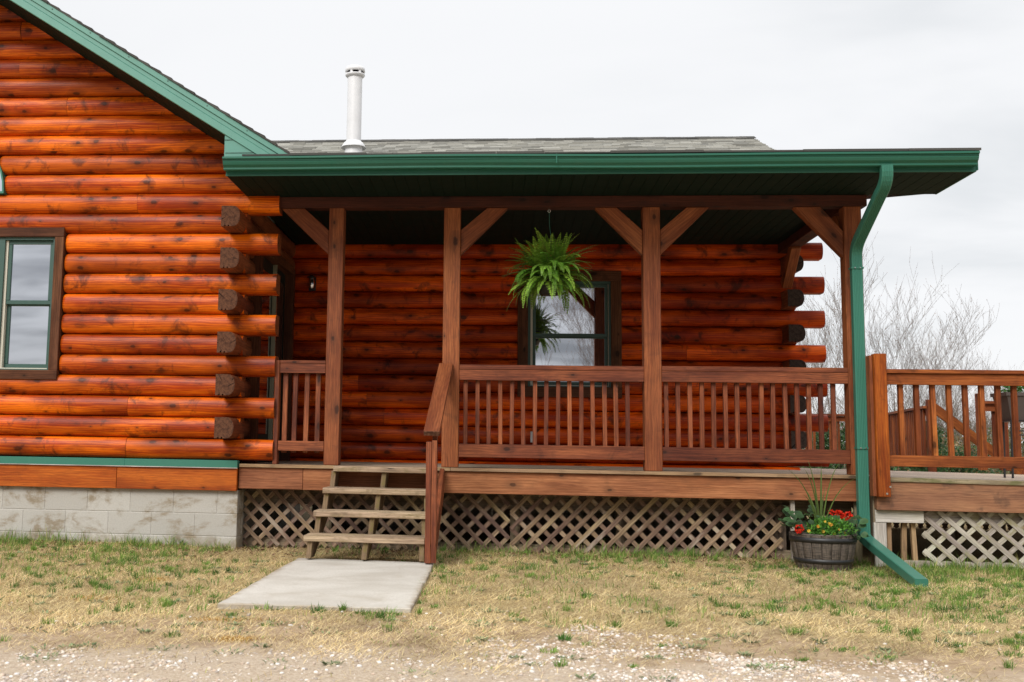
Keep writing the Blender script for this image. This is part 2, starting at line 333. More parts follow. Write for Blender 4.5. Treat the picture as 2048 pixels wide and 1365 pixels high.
SLAB = (1.92, 3.03, -3.53, -.93)
def mat_concrete():
    m, t = new_mat('concrete_slab'); g = t.n('ShaderNodeNewGeometry').outputs['Position']
    n = t.noise(g, 1.6, 6, .6, .4); n2 = t.noise(g, 55, 4, .75)
    col = t.mix(t.ramp(n, .3, .7), (.42, .385, .33), (.56, .53, .475)); 
    col = t.mix(t.ramp(n2, .35, .75, 0, .35), col, (.30, .27, .22)); col = t.mix(t.ramp(t.noise(g, 160, 1), .74, .8), col, (.14, .12, .1))
    sp = t.n('ShaderNodeSeparateXYZ', i0=g)
    ex = t.math('MINIMUM', t.math('MINIMUM', t.math('SUBTRACT', sp.outputs[0], SLAB[0]), t.math('SUBTRACT', SLAB[1], sp.outputs[0])), t.math('MINIMUM', t.math('SUBTRACT', sp.outputs[1], SLAB[2]), t.math('SUBTRACT', SLAB[3], sp.outputs[1])))
    dn_ = t.math('ADD', ex, t.math('MULTIPLY', t.math('SUBTRACT', t.noise(g, 9, 5, .7), .5), .16))
    col = t.mix(t.ramp(dn_, .05, -.02, 0, .65), col, (.27, .20, .12))
    st = t.math('MULTIPLY', t.ramp(t.noise(g, 2.8, 4, .6, 1.0), .56, .72), .35); col = t.mix(st, col, (.33, .28, .21))
    finish(t, col, .85, t.math('ADD', n2, t.math('MULTIPLY', t.noise(t.vmul(g, (3, 90, 1)), 1, 2), .5)), .35, .003, .3); return m
M['concrete'] = mat_concrete()
def mat_block():
    m, t = new_mat('concrete_block'); g = t.n('ShaderNodeNewGeometry').outputs['Position']; sp = t.n('ShaderNodeSeparateXYZ', i0=g)
    rn = t.n('ShaderNodeAttribute', _attribute_name='rnd').outputs['Fac']
    n = t.noise(t.vmul(g, (2.3, 2.3, 4)), 1.2, 5, .65, .5); n2 = t.noise(g, 90, 4, .8)
    col = t.mix(rn, (.45, .43, .39), (.57, .55, .505)); col = t.mix(t.ramp(n2, .3, .75, 0, .45), col, (.27, .255, .23))
    st = t.math('MULTIPLY', t.ramp(n, .44, .62), t.ramp(t.noise(t.vmul(g, (9, 9, 14)), 1, 4, .7), .33, .60)); col = t.mix(t.math('MULTIPLY', st, .85), col, (.24, .185, .115)); lowd = t.math('ADD', sp.outputs[2], t.math('MULTIPLY', t.noise(g, 5, 4, .7), .3)); col = t.mix(t.ramp(lowd, -.52, -.64, 0, .6), col, (.25, .20, .13))
    finish(t, col, .92, n2, .6, .004, .2); return m
M['block'] = mat_block()
def mat_shingle(name='asphalt_shingle', a=(.19, .185, .165), b_=(.44, .43, .385)):
    m, t = new_mat(name); g = t.n('ShaderNodeNewGeometry').outputs['Position']; rn = t.n('ShaderNodeAttribute', _attribute_name='rnd').outputs['Fac']
    n2 = t.noise(g, 180, 3, .8); col = t.mix(rn, a, b_); col = t.mix(t.ramp(n2, .3, .75), t.mix(.5, col, (.10, .10, .09)), col)
    finish(t, col, .95, n2, .6, .004, .2); return m
M['shingle'] = mat_shingle(); M['shingle_dark'] = mat_shingle('dark_asphalt_shingle', (.030, .028, .026), (.075, .070, .064))
def mat_glass(name, fac, dark=(.010, .012, .013)):
    m, t = new_mat(name); g = t.n('ShaderNodeNewGeometry').outputs['Position']
    d = t.n('ShaderNodeBsdfPrincipled'); t.put(d.inputs['Base Color'], dark); d.inputs['Roughness'].default_value = .3
    gl = t.n('ShaderNodeBsdfGlossy'); t.put(gl.inputs['Color'], (.93, .95, 1.0, 1)); gl.inputs['Roughness'].default_value = .015
    b = t.n('ShaderNodeBump'); t.put(b.inputs['Height'], t.noise(g, 1.6, 1)); b.inputs['Strength'].default_value = .05; b.inputs['Distance'].default_value = .006; t.put(gl.inputs['Normal'], b.outputs[0])
    mx = t.n('ShaderNodeMixShader', i0=fac, i1=d.outputs[0], i2=gl.outputs[0]); t.n('ShaderNodeOutputMaterial', i0=mx); return m
M['glass'] = mat_glass('window_glass', .86)
def mat_col(name, rough=.7, trans=0.0, spec=.3, boost=1.0, sheen=0):
    m, t = new_mat(name); c = t.n('ShaderNodeAttribute', _attribute_name='Col').outputs['Color']
    p = t.n('ShaderNodeBsdfPrincipled'); t.put(p.inputs['Base Color'], c); p.inputs['Roughness'].default_value = rough; p.inputs['Specular IOR Level'].default_value = spec
    if trans:
        tr = t.n('ShaderNodeBsdfTranslucent'); t.put(tr.inputs[0], c); mx = t.n('ShaderNodeMixShader', i0=trans, i1=p.outputs[0], i2=tr.outputs[0]); t.n('ShaderNodeOutputMaterial', i0=mx)
    else: t.n('ShaderNodeOutputMaterial', i0=p)
    return m
M['leafcol'] = mat_col('leaf', .5, .3, .4)
M['grasscol'] = mat_col('grass_blade', .7, .25, .2)
M['stonecol'] = mat_col('pebble', .85, 0, .2)
M['barkcol'] = mat_col('bark', .9, 0, .1)
M['petal'] = mat_col('petal', .6, .25, .3)
def mat_ground():
    m, t = new_mat('ground_soil'); g = t.n('ShaderNodeNewGeometry').outputs['Position']; sp = t.n('ShaderNodeSeparateXYZ', i0=g)
    n1 = t.noise(g, .9, 5, .65); n2 = t.noise(g, 7, 6, .7); n3 = t.noise(g, 60, 4, .75)
    soil = t.mix(t.ramp(n2, .3, .7), (.28, .195, .12), (.47, .35, .23)); 
    straw = t.mix(t.ramp(n3, .35, .65), (.24, .17, .085), (.50, .385, .20)); 
    sand = t.mix(t.ramp(n3, .3, .7), (.36, .27, .19), (.56, .47, .36))
    yy = t.math('ADD', sp.outputs[1], t.math('MULTIPLY', t.math('SUBTRACT', n1, .5), 2.2))
    col = t.mix(t.ramp(yy, -4.3, -3.3), soil, straw); col = t.mix(t.ramp(yy, -4.3, -5.1), col, sand)
    col = t.mix(t.ramp(n2, .58, .72, 0, .6), col, (.15, .095, .055))
    moss = t.math('MULTIPLY', t.ramp(t.noise(t.vadd(g, (3, 0, 0)), 1.7, 4, .7), .60, .68), t.ramp(sp.outputs[1], -4.6, -4.0)); col = t.mix(t.math('MULTIPLY', moss, .0), col, (.42, .22, .02))
    far = t.ramp(sp.outputs[1], 4, 12); col = t.mix(far, col, t.mix(t.ramp(n2, .35, .65), (.16, .17, .06), (.28, .22, .11)))
    finish(t, col, .95, t.math('ADD', n2, n3), .7, .02, .1); return m
M['ground'] = mat_ground()

# ------------------------------------------------------------------ the ground
GZ = -.79
def gz(x, y):
    h = GZ + .012*mnoise.noise(Vector((x*1.1, y*1.1, 0))) + .02*mnoise.noise(Vector((x*.35, y*.35, 4)))
    h += .03*max(0, min(1, (1.2-x)/1.5))*max(0, min(1, (y+2.5)/2.5))
    return h
def make_ground():
    xs = sorted(set([round(-8+i*.125, 3) for i in range(0, 161)] + [-400, -150, -60, -30, -15, 13, 16, 20, 30, 60, 150, 400]))
    ys = sorted(set([round(-14+i*.125, 3) for i in range(0, 145)] + [-400, -150, -60, -30, -20, 5, 6, 8, 10, 13, 17, 22, 30, 45, 80, 150, 400]))
    v = [(x, y, gz(x, y) if abs(x) < 30 and abs(y) < 30 else GZ) for y in ys for x in xs]; n = len(xs)
    f = [(j*n+i, j*n+i+1, (j+1)*n+i+1, (j+1)*n+i) for j in range(len(ys)-1) for i in range(n-1)]
    me = bpy.data.meshes.new('ground'); me.from_pydata(v, [], f); me.polygons.foreach_set('use_smooth', np.ones(len(f), bool)); me.materials.append(M['ground'])
    o = bpy.data.objects.new('ground', me); COL.objects.link(o); tag(o, kind='structure')
make_ground()
b = MB()
SX0, SX1, SY0, SY1 = 1.92, 3.03, -3.53, -.93
# slab outline a little irregular, edges chipped
def slab():
    pts = []
    def edge(a, c, n):
        for i in range(n):
            t_ = i/n; pts.append((a[0]+(c[0]-a[0])*t_+R.uniform(-.006, .006), a[1]+(c[1]-a[1])*t_+R.uniform(-.006, .006)))
    edge((SX0, SY0), (SX1, SY0+.03), 16); edge((SX1, SY0+.03), (SX1-.005, SY1-.1), 26); edge((SX1-.005, SY1-.1), (SX0-.01, SY1), 14); edge((SX0-.01, SY1), (SX0, SY0), 26)
    b.prism(pts, lambda p, q, d: (p, q, d), -.762, -.9)
slab(); o = b.build('concrete_path', M['concrete'], bevel=.006); tag(o, kind='structure')

# ------------------------------------------------------------------ the log cabin
C = .1905
cabin = thing('log_cabin', 'orange-stained log cabin with green trim, gable on the left and porch wing on the right', 'cabin', (1.2, 0, GZ))
def rake_top(x): return 2.623+.627*(1.763-x)
ARC = 12
def dlog(b, P, L0, L1, z0, dc=-.03, a=.08, back=-.13, r0=False, r1=False, cap0=True, cap1=True, endmi=1, mi=0, rnd=None):
    """one D-shaped log. P(l, d, z) -> xyz: l along, d outward. Flat back, round face."""
    rnd = R.random() if rnd is None else rnd; zc = z0+C/2; hb = C/2-.0015
    zw = R.uniform(-.0015, .0015); aw = a+R.uniform(-.004, .003)
    n = max(2, int(abs(L1-L0)/.35)+1); st = [(L0+(L1-L0)*i/n, 1.0) for i in range(n+1)]
    if r0: st = [(L0, .55), (L0+.008, .78), (L0+.022, .93)]+[(l+(.045 if i == 0 else 0), s_) for i, (l, s_) in enumerate(st)]
    if r1: st = [(l-(.045 if i == len(st)-1 else 0), s_) for i, (l, s_) in enumerate(st)]+[(L1-.022, .93), (L1-.008, .78), (L1, .55)]
    arc = [(math.sin(math.pi*k/ARC)**.72, -math.cos(math.pi*k/ARC)) for k in range(ARC+1)]
    def row(l, s_):
        wv_ = .003*mnoise.noise(Vector((l*1.3, z0*7, L0)))
        return [P(l, dc+(aw+wv_)*c_*s_, zc+zw+hb*(c2_ if s_ == 1 else c2_*(.55+.45*s_))) for c_, c2_ in arc]
    rows = [row(l, s_) for l, s_ in st]; ou, ov = R.random()*30, R.random()*30
    b.grid(rows, lambda i, j: (ou+st[i][0], ov+j*.0225), rnd, True, mi)
    if (r0 or r1) is False or True:
        flat = [[P(l, dc, zc+zw+hb), P(l, back, zc+zw+hb), P(l, back, zc+zw-hb), P(l, dc, zc+zw-hb)] for l, s_ in st]
        for q in range(3): b.grid([[fr[q], fr[q+1]] for fr in flat], lambda i, j: (ou+st[i][0], ov+2+j*.1), rnd, False, mi)
    def cap(l, rev, s_):
        if s_ < 1: 
            pp = [(dc+aw*c_*s_, zc+zw+hb*c2_*(.55+.45*s_)) for c_, c2_ in arc]
        else: pp = [(back, zc+zw-hb), (back+.03, zc+zw-hb), (back+.03, zc+zw-hb+.012), (back+.042, zc+zw-hb+.012), (back+.042, zc+zw-hb), (back+.062, zc+zw-hb), (back+.062, zc+zw-hb+.012), (back+.074, zc+zw-hb+.012), (back+.074, zc+zw-hb)]+[(dc+aw*c_, zc+zw+hb*c2_) for c_, c2_ in arc]+[(back, zc+zw+hb)]
        pts = [P(l, d, z) for d, z in pp]; uv = [(d+.05, z-zc) for d, z in pp]
        if rev: pts.reverse(); uv.reverse()
        b.face(pts, uv, rnd, False, endmi if s_ == 1 else mi)
    if cap0: cap(L0, True, .55 if r0 else 1)
    if cap1: cap(L1, False, .55 if r1 else 1)
FX = lambda l, d, z: (l, -d, z)                # logs along x, face towards the viewer
def BX(l, d, z): return (l, 2.46-d, z)         # back porch wall
CRN = 1.185
front = MB(); ridge_x = -1.65
joints = {0: [.13, -2.1], 2: [.13, -2.4], 12: [.135, -2.2], 17: [-.60], 19: [-1.09], 21: [-1.10], 14: [-2.3], 7: [-3.2], 9: [-3], 3: [-1.9], 5: [-3.4]}
def gable_span(k):
    zt = k*C-.005; off = .317*.627          # underside of the rake
    xr = 1.763-.317-(zt-2.623)/.627
    xr = min(CRN+.0, xr) if k >= 13 else CRN
    xl = 2*ridge_x-xr if k >= 13 else -4.5
    return max(xl, -4.5), xr
def log_run(b, P, L0, L1, z0, js=(), **kw):
    cuts = [L0]+sorted(j for j in js if L0 < j < L1)+[L1]
    for i in range(len(cuts)-1):
        k2 = dict(kw); k2['r0'] = kw.get('r0', False) and i == 0; k2['r1'] = kw.get('r1', False) and i == len(cuts)-2
        dlog(b, P, cuts[i]+(.0012 if i else 0), cuts[i+1]-(.0012 if i < len(cuts)-2 else 0), z0, **k2)
for k in range(0, 24):
    x0, x1 = gable_span(k)
    if x1-x0 < .3: continue
    z0 = k*C
    if k % 2 == 0 and k <= 12: x1 = 1.49-.0006*(k*0)+R.uniform(-.008, .006)
    js = joints.get(k, [])
    if 4 <= k <= 10:
        log_run(front, FX, x0, -1.36, z0, js, r1=True); log_run(front, FX, -.552, x1, z0, [j for j in js if j > -.5], r0=True)
    elif k in (13, 14, 15):   # round-topped window above
        rr_ = .53; h0 = z0+C/2-2.476; hw = math.sqrt(max(.02, .66**2-max(0, h0)**2)) if h0 < .66 else 0
        if hw > .1:
            log_run(front, FX, x0, -1.82-hw+.01, z0, js, r1=True); log_run(front, FX, -1.82+hw-.02, x1, z0, [], r0=True)
        else: log_run(front, FX, x0, x1, z0, js)
    else: log_run(front, FX, x0, x1, z0, js)
fw = front.build('front_wall', [M['log'], M['end_orange']], cabin)
# inner sheet behind the logs so no gap opens
bb = MB(); bb.box(-4.5, 1.1, .131, .16, -.28, 2.48)
bb.prism([(-4.2, 2.48), (1.1, 2.48), (1.1, 2.6), (ridge_x, 4.6), (-4.2, 2.6)], lambda p, q, d: (p, d, q), .131, .16)
bb.build('inner_wall', M['dark_gap'], cabin)
# notched cross logs whose brown ends stick out of the corner
def SXp(l, d, z): return (1.145+d, l, z)       # logs along y, face to the right
for k in (1, 3, 5, 7, 9, 11):
    e = MB(); dlog(e, SXp, -.32+R.uniform(-.012, .012), .35, k*C, back=-.125, cap1=False, endmi=1)
    e.build('cross_log_end', [M['brown_end'], M['end']], fw, bevel=0)
# side wall behind the corner (looking on to the porch) with a doorway
sw = MB()
for k in range(0, 13):
    if k*C < 2.02:
        if k % 2 == 0: dlog(sw, SXp, .05, .36, k*C, cap0=False, cap1=False)
        else: dlog(sw, SXp, .3, .36, k*C, cap0=False, cap1=False)
        dlog(sw, SXp, 2.14, 2.50, k*C, cap0=False, cap1=False)
    else: dlog(sw, SXp, .05 if k % 2 == 0 else .3, 2.50, k*C, cap0=False, cap1=False)
sw.build('side_wall', [M['brown_end'], M['end']], cabin)  # darker brown puts the porch's shade into the colour of these logs
d = MB(); d.box(1.06, 1.15, .42, 2.12, -.03, 2.1); door = d.build('double_door', M['door'], cabin)
d = MB(); d.box(1.12, 1.245, .36, .47, -.03, 2.1); d.box(1.12, 1.245, 2.05, 2.15, -.03, 2.1); d.box(1.12, 1.247, .472, 2.048, 2.03, 2.12); d.build('door_frame', M['trim'], door)
d = MB(); d.box(1.15, 1.190, 1.385, 1.42, -.02, 2.03); d.build('storm_door_edge', M['olive'], door)
d = MB(); d.box(1.151, 1.156, .6, 1.28, .25, 1.9); d.box(1.151, 1.156, 1.5, 1.95, .25, 1.9); d.build('pane', M['glass'], door)
d = MB(); d.tube([(1.16, 1.32, .95), (1.22, 1.32, .95), (1.22, 1.24, .95)], .009, 8); d.build('handle', M['chrome'], door)

# back wall of the porch
bw = MB(); WX0, WX1, WZ0, WZ1 = 3.74, 4.89, .72, 2.14
jb = {0: [4.0], 2: [2.25, 5.4], 3: [2.05], 4: [1.95], 5: [3.3], 6: [5.6], 8: [3.1], 1: [3.4]}
for k in range(-1, 13):
    z0 = k*C; x1 = 6.79 if k % 2 else 7.1+R.uniform(-.012, .008)
    if 4 <= k <= 10: log_run(bw, BX, 1.03, WX0+.06, z0, jb.get(k, []), cap0=False, r1=True); log_run(bw, BX, WX1-.06, x1, z0, [j for j in jb.get(k, []) if j > 5], r0=True)
    else: log_run(bw, BX, 1.03, x1, z0, jb.get(k, []), cap0=False)
bwo = bw.build('porch_wall', [M['log_red'], M['end_orange']], cabin)
def SR(l, d, z): return (6.755+d, l, z)
for k in (1, 3, 5, 7, 9, 11):
    e = MB(); dlog(e, SR, 2.16+R.uniform(-.012, .012), 2.6, k*C, back=-.125, cap1=False); e.build('cross_log_end', [M['brown_end'], M['end_dark']], bwo)
rw = MB()
for k in range(0, 13): dlog(rw, SR, 2.5, 9.0, k*C, cap0=False)
rw.build('end_wall', [M['log_red'], M['end_dark']], cabin)
bb = MB(); bb.box(.9, 6.7, 2.592, 2.62, -.3, 2.9); bb.box(.98, 1.0, .2, 2.59, -.3, 2.6); bb.build('inner_wall', M['dark_gap'], cabin)

# foundation of concrete blocks
fb = MB()
for r_, (z0, z1) in enumerate([(-.483, -.27), (-.686, -.487), (-.90, -.690)]):
    offs = [-.624, -.421, -.63][r_]; x = offs-.404*10
    while x < 1.17:
        xa, xb = max(x+.0022, -4.5), min(x+.404-.0022, 1.178)
        if xb-xa > .03: fb.box(xa, xb, .0, .19, z0, z1, mi=0)
        x += .404
    # side face
    for q in range(7): fb.box(1.0, 1.180, .194+q*.404+(.2 if r_ == 1 else 0), .194+(q+1)*.404-.004+(.2 if r_ == 1 else 0), z0, z1)
    if r_ == 1: fb.box(1.0, 1.180, .193, .39, z0, z1)
fo = fb.build('foundation', M['block'], cabin, bevel=.004)
mo = MB(); mo.box(-4.5, 1.174, .0045, .18, -.9, -.272); mo.box(1.01, 1.1755, .18, 2.45, -.9, -.272); mo.build('mortar', M['block'], fo)
fb = MB()
for r_ in range(3):
    x = 1.25+.2*(r_ % 2)
    while x < 6.8: fb.box(x, min(x+.4, 6.84), 2.47, 2.6, -.90+r_*.203, -.90+r_*.203+.2); x += .404
fb.build('rear_foundation', M['block'], cabin)
s_ = MB()
for xa, xb in [(-4.5, -1.9), (-1.898, .058), (.061, 1.176)]: s_.box(xa, xb, -.052, -.002, -.276, -.072)
s_.build('skirt_board', M['skirt'], cabin, bevel=.003)
s_ = MB(); s_.box(-4.5, -1.2, -.066, .02, -.070, -.004); s_.box(-1.1995, .135, -.0655, .02, -.070, -.004); s_.box(.1355, 1.18, -.066, .02, -.0705, -.004)
s_.build('drip_flashing', M['green'], cabin, bevel=.002)
s_ = MB(); s_.box(-4.5, 1.182, -.071, -.0665, -.075, -.068); s_.build('flashing_lip', M['pale_board'], cabin)

# left window
def window(name, x0, x1, z0, z1, yf, meet, parent, tw=.1, tb=.1, label=None, glass='glass', lf=.028):
    """yf: front of the casing; opening inside the trim"""
    t_ = MB()
    t_.box(x0, x1, yf, yf+.10, z1-tb, z1); t_.box(x0, x1, yf-.004, yf+.10, z0, z0+tb)
    t_.box(x0, x0+tw, yf+.003, yf+.10, z0+tb+.001, z1-tb-.001); t_.box(x1-tw, x1, yf+.003, yf+.10, z0+tb+.001, z1-tb-.001)
    fr = t_.build(name, M['trim'], parent, bevel=.003)
    if label: fr['label'] = label
    xa, xb, za, zb = x0+tw, x1-tw, z0+tb, z1-tb; y = yf+.05
    g = MB()   # vinyl frame
    g.box(xa, xa+lf, y-.02, y+.08, za, zb); g.box(xb-.022, xb, y-.02, y+.08, za, zb); g.box(xa+lf, xb-.022, y-.02, y+.08, zb-.028, zb); g.box(xa+lf, xb-.022, y-.015, y+.08, za, za+.012)
    g.build('frame', M['green_frame'], fr, bevel=.002)
    g = MB(); g.box(xa+lf+.0005, xa+lf+.026, y+.004, y+.07, za+.022, zb-.03); g.box(xa+lf+.0005, xb-.0225, y+.002, y+.07, za+.0125, za+.022); g.box(xb-.0285, xb-.0225, y+.004, y+.07, za+.022, zb-.03)
    g.build('sill', M['cream'], fr)
    xa += lf+.027; xb -= .029; za += .0225; zb -= .0285
    def sash(z0_, z1_, yy):
        g = MB(); q = .034
        g.box(xa, xb, yy, yy+.03, z1_-q, z1_); g.box(xa, xb, yy, yy+.03, z0_, z0_+q*1.15)
        g.box(xa, xa+q, yy-.0004, yy+.03, z0_+q*1.15+.0003, z1_-q-.0003); g.box(xb-q, xb, yy-.0004, yy+.03, z0_+q*1.15+.0003, z1_-q-.0003)
        so_ = g.build('sash', M['green_frame'], fr, bevel=.003)
        g = MB(); g.box(xa+q-.004, xb-q+.004, yy+.014, yy+.018, z0_+q-.004, z1_-q+.004); g.build('pane', M[glass], fr)
    sash(za, meet+.01, y+.045); sash(meet-.012, zb, y+.012)
    return fr
window('window', -1.345, -.553, .708, 2.143, -.058, 1.43, cabin, .088, .088, 'tall double-hung window reflecting grey cloud, at the left edge of the cabin', lf=.118)
window('window', WX0, WX1, WZ0, WZ1, 2.395, 1.41, cabin, .115, .115, 'double-hung porch window reflecting bare trees behind the hanging fern')
# round-topped window
a_ = MB(); cx_, cz_, rad = -1.82, 2.486, .655
def arch(r): return [(cx_+r*math.cos(math.pi*i/20), cz_+r*math.sin(math.pi*i/20)) for i in range(21)]
fn_ = lambda p, q, d_: (p, d_, q)
o1, o2 = arch(rad), arch(rad-.016)
for i in range(20): a_.prism([o2[i], o1[i], o1[i+1], o2[i+1]], fn_, -.064, .06)
a_.box(cx_-rad, cx_+rad, -.065, .06, cz_-.014, cz_+.006)
aw_ = a_.build('arched_window', M['green'], cabin)
a_ = MB(); a_.prism(arch(rad-.012), fn_, -.056, -.05); a_.build('pane', M['glass'], aw_)

# ------------------------------------------------------------------ roofs
YF = -.81; SZ = 2.44
roof = MB()
# right-hand slope of the big gable (rafters + shingles), left slope too
def slope_slab(b, xa, za, xb, zb, y0, y1, th, mi=0):
    """slab whose top runs from (xa,za) to (xb,zb); th measured vertically"""
    b.prism([(xa, za-th), (xb, zb-th), (xb, zb), (xa, za)], lambda p, q, d_: (p, d_, q), y0, y1, mi=mi)
rz = rake_top(ridge_x)
# roof deck
slope_slab(roof, 1.90, rake_top(1.90)-.032, ridge_x, rz-.032, YF+.022, 9.2, .03)
slope_slab(roof, ridge_x, rz-.032, 2*ridge_x-1.90, rake_top(1.90)-.032, YF+.022, 9.2, .03)
mr = roof.build('main_roof', M['dark_gap'], cabin)
# shingle courses: step edges seen along the rake
sh = MB()
L_ = math.hypot(1, .627); n = 34
for sgn in (1, -1):
    for i in range(n):
        ta, tb_ = i/n, (i+1)/n+.012
        xa = 1.93+(ridge_x-1.93)*ta; xb = 1.93+(ridge_x-1.93)*min(1, tb_)
        y = YF-.03+R.uniform(-.008, .008)
        lift = .010+R.uniform(-.002, .003)
        X = lambda x_: x_ if sgn == 1 else 2*ridge_x-x_
        p = [(X(xa), rake_top(xa)-.026), (X(xb), rake_top(xb)-.030), (X(xb), rake_top(xb)-.018), (X(xa), rake_top(xa)-.012+lift)]
        if sgn == -1: p.reverse()
        sh.prism(p, lambda p_, q_, d_: (p_, d_, q_), y, 9.25)
sh.build('shingles', M['shingle_dark'], mr)
# rake boards: two stepped strips of green metal
def rake_strip(b, t0, t1, y0, y1, xe=1.82, mirror=False):
    """strip between vertical offsets t0 (top) and t1 (bottom) below the roof line"""
    xr0, xr1 = xe, xe
    pts = [(ridge_x, rz-t1), (1.763-(t1)/.627*0+.0, rake_top(1.763)-t1), (1.80, rake_top(1.80)-t0), (ridge_x, rz-t0)]
    pts = [(ridge_x, rz-t1), (1.80, rake_top(1.80)-t1), (1.80, rake_top(1.80)-t0), (ridge_x, rz-t0)]
    # cut at the eave, level with the gutter top
    zc_ = 2.55
    def cut(t): return 1.763-(zc_+t-2.623)/.627
    pts = [(ridge_x, rz-t1), (cut(t1), zc_), (cut(t0), zc_), (ridge_x, rz-t0)]
    if mirror: pts = [(2*ridge_x-p[0], p[1]) for p in reversed(pts)]
    b.prism(pts, lambda p, q, d_: (p, d_, q), y0, y1, gdir=(-1, .627))
rk = MB()
for mm in (False, True):
    rake_strip(rk, .026, .085, YF-.018, YF+.04, mirror=mm); rake_strip(rk, .0855, .130, YF-.006, YF+.04, mirror=mm); rake_strip(rk, .1303, .203, YF-.010, YF+.04, mirror=mm)
rko = rk.build('rake_board', M['green_rake'], mr, bevel=.003)
for i in range(9):
    ns = MB()
    x_ = 1.35-i*.36; z_ = rake_top(x_)-.05; ns.box(x_-.004, x_+.004, YF-.0225, YF-.017, z_-.004, z_+.004); ns.build('nail', M['green_frame'], mr)
# cornice return (boxed end)
cr = MB(); off = .317
def xl(z): return 1.763-(z+.203-2.623)/.627
cr.prism([(1.150, 2.545), (xl(2.545)+.03, 2.545), (xl(2.79)+.03, 2.79), (1.150, 2.798)], lambda p, q, d_: (p, d_, q), YF+.004, .0, gdir=(1, 0))
cro = cr.build('cornice_return', M['green_rake'], mr, bevel=.002)
c2 = MB(); c2.box(1.151, 1.26, YF-.0015, YF+.003, 2.755, 2.759); c2.box(1.16, 1.5, YF-.0015, YF+.003, 2.640, 2.643); c2.build('seam', M['green_frame'], mr)
# sloped soffit under the gable overhang, in boards
sf = MB()
for mm in (1, -1):
    nb = 26
    for i in range(nb):
        xa = 1.22+(ridge_x-1.22)*i/nb; xb = 1.22+(ridge_x-1.22)*(i+1)/nb-(-.004)
        pts = [(xa, rake_top(xa)-.206), (xa, rake_top(xa)-.17), (xb, rake_top(xb)-.17), (xb, rake_top(xb)-.206)]
        if mm == 1: pts.reverse()
        pts = [(p[0] if mm == 1 else 2*ridge_x-p[0], p[1]) for p in pts]
        sf.prism(pts, lambda p, q, d_: (p, d_, q), YF+.041, .12)
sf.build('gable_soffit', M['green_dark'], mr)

# porch roof and wing roof
BRK_Y, BRK_Z, RY, RZ_ = 2.2, 3.07, 5.9, 4.66
wr = MB(); PXR, WXR, WXL = 7.385, 7.15, -.3
fnx = lambda p, q, d_: (d_, p, q)
wr.prism([(YF+.02, 2.575), (BRK_Y, BRK_Z-.03), (BRK_Y, BRK_Z), (YF+.02, 2.600)][::-1], fnx, 1.30, PXR-.02)
wr.prism([(BRK_Y, BRK_Z-.1), (RY, RZ_-.1), (RY, RZ_-.012), (BRK_Y, BRK_Z-.012)][::-1], fnx, WXL, WXR)
wr.prism([(RY, RZ_-.1), (9.6, BRK_Z-.1), (9.6, BRK_Z), (RY, RZ_-.012)][::-1], fnx, WXL, WXR)
wro = wr.build('wing_roof', M['green_dark'], cabin)
sh = MB()
def shingle_rows(b, y0, z0, y1, z1, x0, x1, rows, tabw=.30, seed=3, th=.011):
    rg = random.Random(seed)
    for i in range(rows):
        ta, tb_ = i/rows, min(1, (i+1.25)/rows)
        ya, za = y0+(y1-y0)*ta, z0+(z1-z0)*ta; yb, zb = y0+(y1-y0)*tb_, z0+(z1-z0)*tb_
        x = x0-rg.random()*tabw
        while x < x1:
            wv_ = tabw*rg.uniform(.35, 1.0); xa, xb = max(x, x0), min(x+wv_-.003, x1); x += wv_
            if xb-xa < .02: continue
            t2 = th*rg.choice([.7, 1, 1.5]); dy = rg.uniform(-.006, .006)
            b.prism([(ya+dy, za-.004), (yb, zb-.002), (yb, zb+.001), (ya+dy, za+t2)][::-1], fnx, xa, xb, rnd=rg.random())
shingle_rows(sh, BRK_Y, BRK_Z, RY, RZ_, WXL, WXR+.02, 34, th=.016)
sh2 = MB(); shingle_rows(sh2, YF-.055, 2.603, BRK_Y, BRK_Z+.01, 1.32, PXR, 22, tabw=.9); sh2.build('shingles', M['shingle_dark'], wro)
shingle_rows(sh, 9.6, BRK_Z, RY, RZ_, WXL, WXR, 8, tabw=2)
# ridge caps
sh.build('shingles', M['shingle'], wro); shr = MB()
for i in range(36):
    xa = -.3+i*.208; lift = R.uniform(0, .006)
    sh = shr; sh.prism([(RY-.13, RZ_-.045), (RY, RZ_+.012+lift), (RY, RZ_+.022+lift), (RY-.13, RZ_-.034)][::-1], fnx, xa, xa+.2+.012)
    sh.prism([(RY, RZ_+.012+lift), (RY+.13, RZ_-.045), (RY+.13, RZ_-.034), (RY, RZ_+.022+lift)][::-1], fnx, xa, xa+.212)
shr.build('ridge_cap', M['shingle_dark'], wro)
rg_ = MB(); rg_.prism([(BRK_Y, BRK_Z-.13), (RY, RZ_-.13), (RY, RZ_-.006), (BRK_Y, BRK_Z-.006)][::-1], fnx, WXR-.03, WXR+.002); rg_.build('rake_board', M['green_rake'], wro)
# gable end wall above the end wall
ge = MB(); ge.prism([(2.6, 2.45), (9.0, 2.45), (9.0, 3.1), (RY, RZ_-.13), (2.6, BRK_Z)][::-1], fnx, 6.6, 6.75); ge.build('end_gable', M['log_red'], wro)

# ------------------------------------------------------------------ covered porch
DZ = -.032
porch = thing('covered_porch', 'covered front porch with brown posts, green gutter and plank deck', 'porch', (4, .5, GZ))
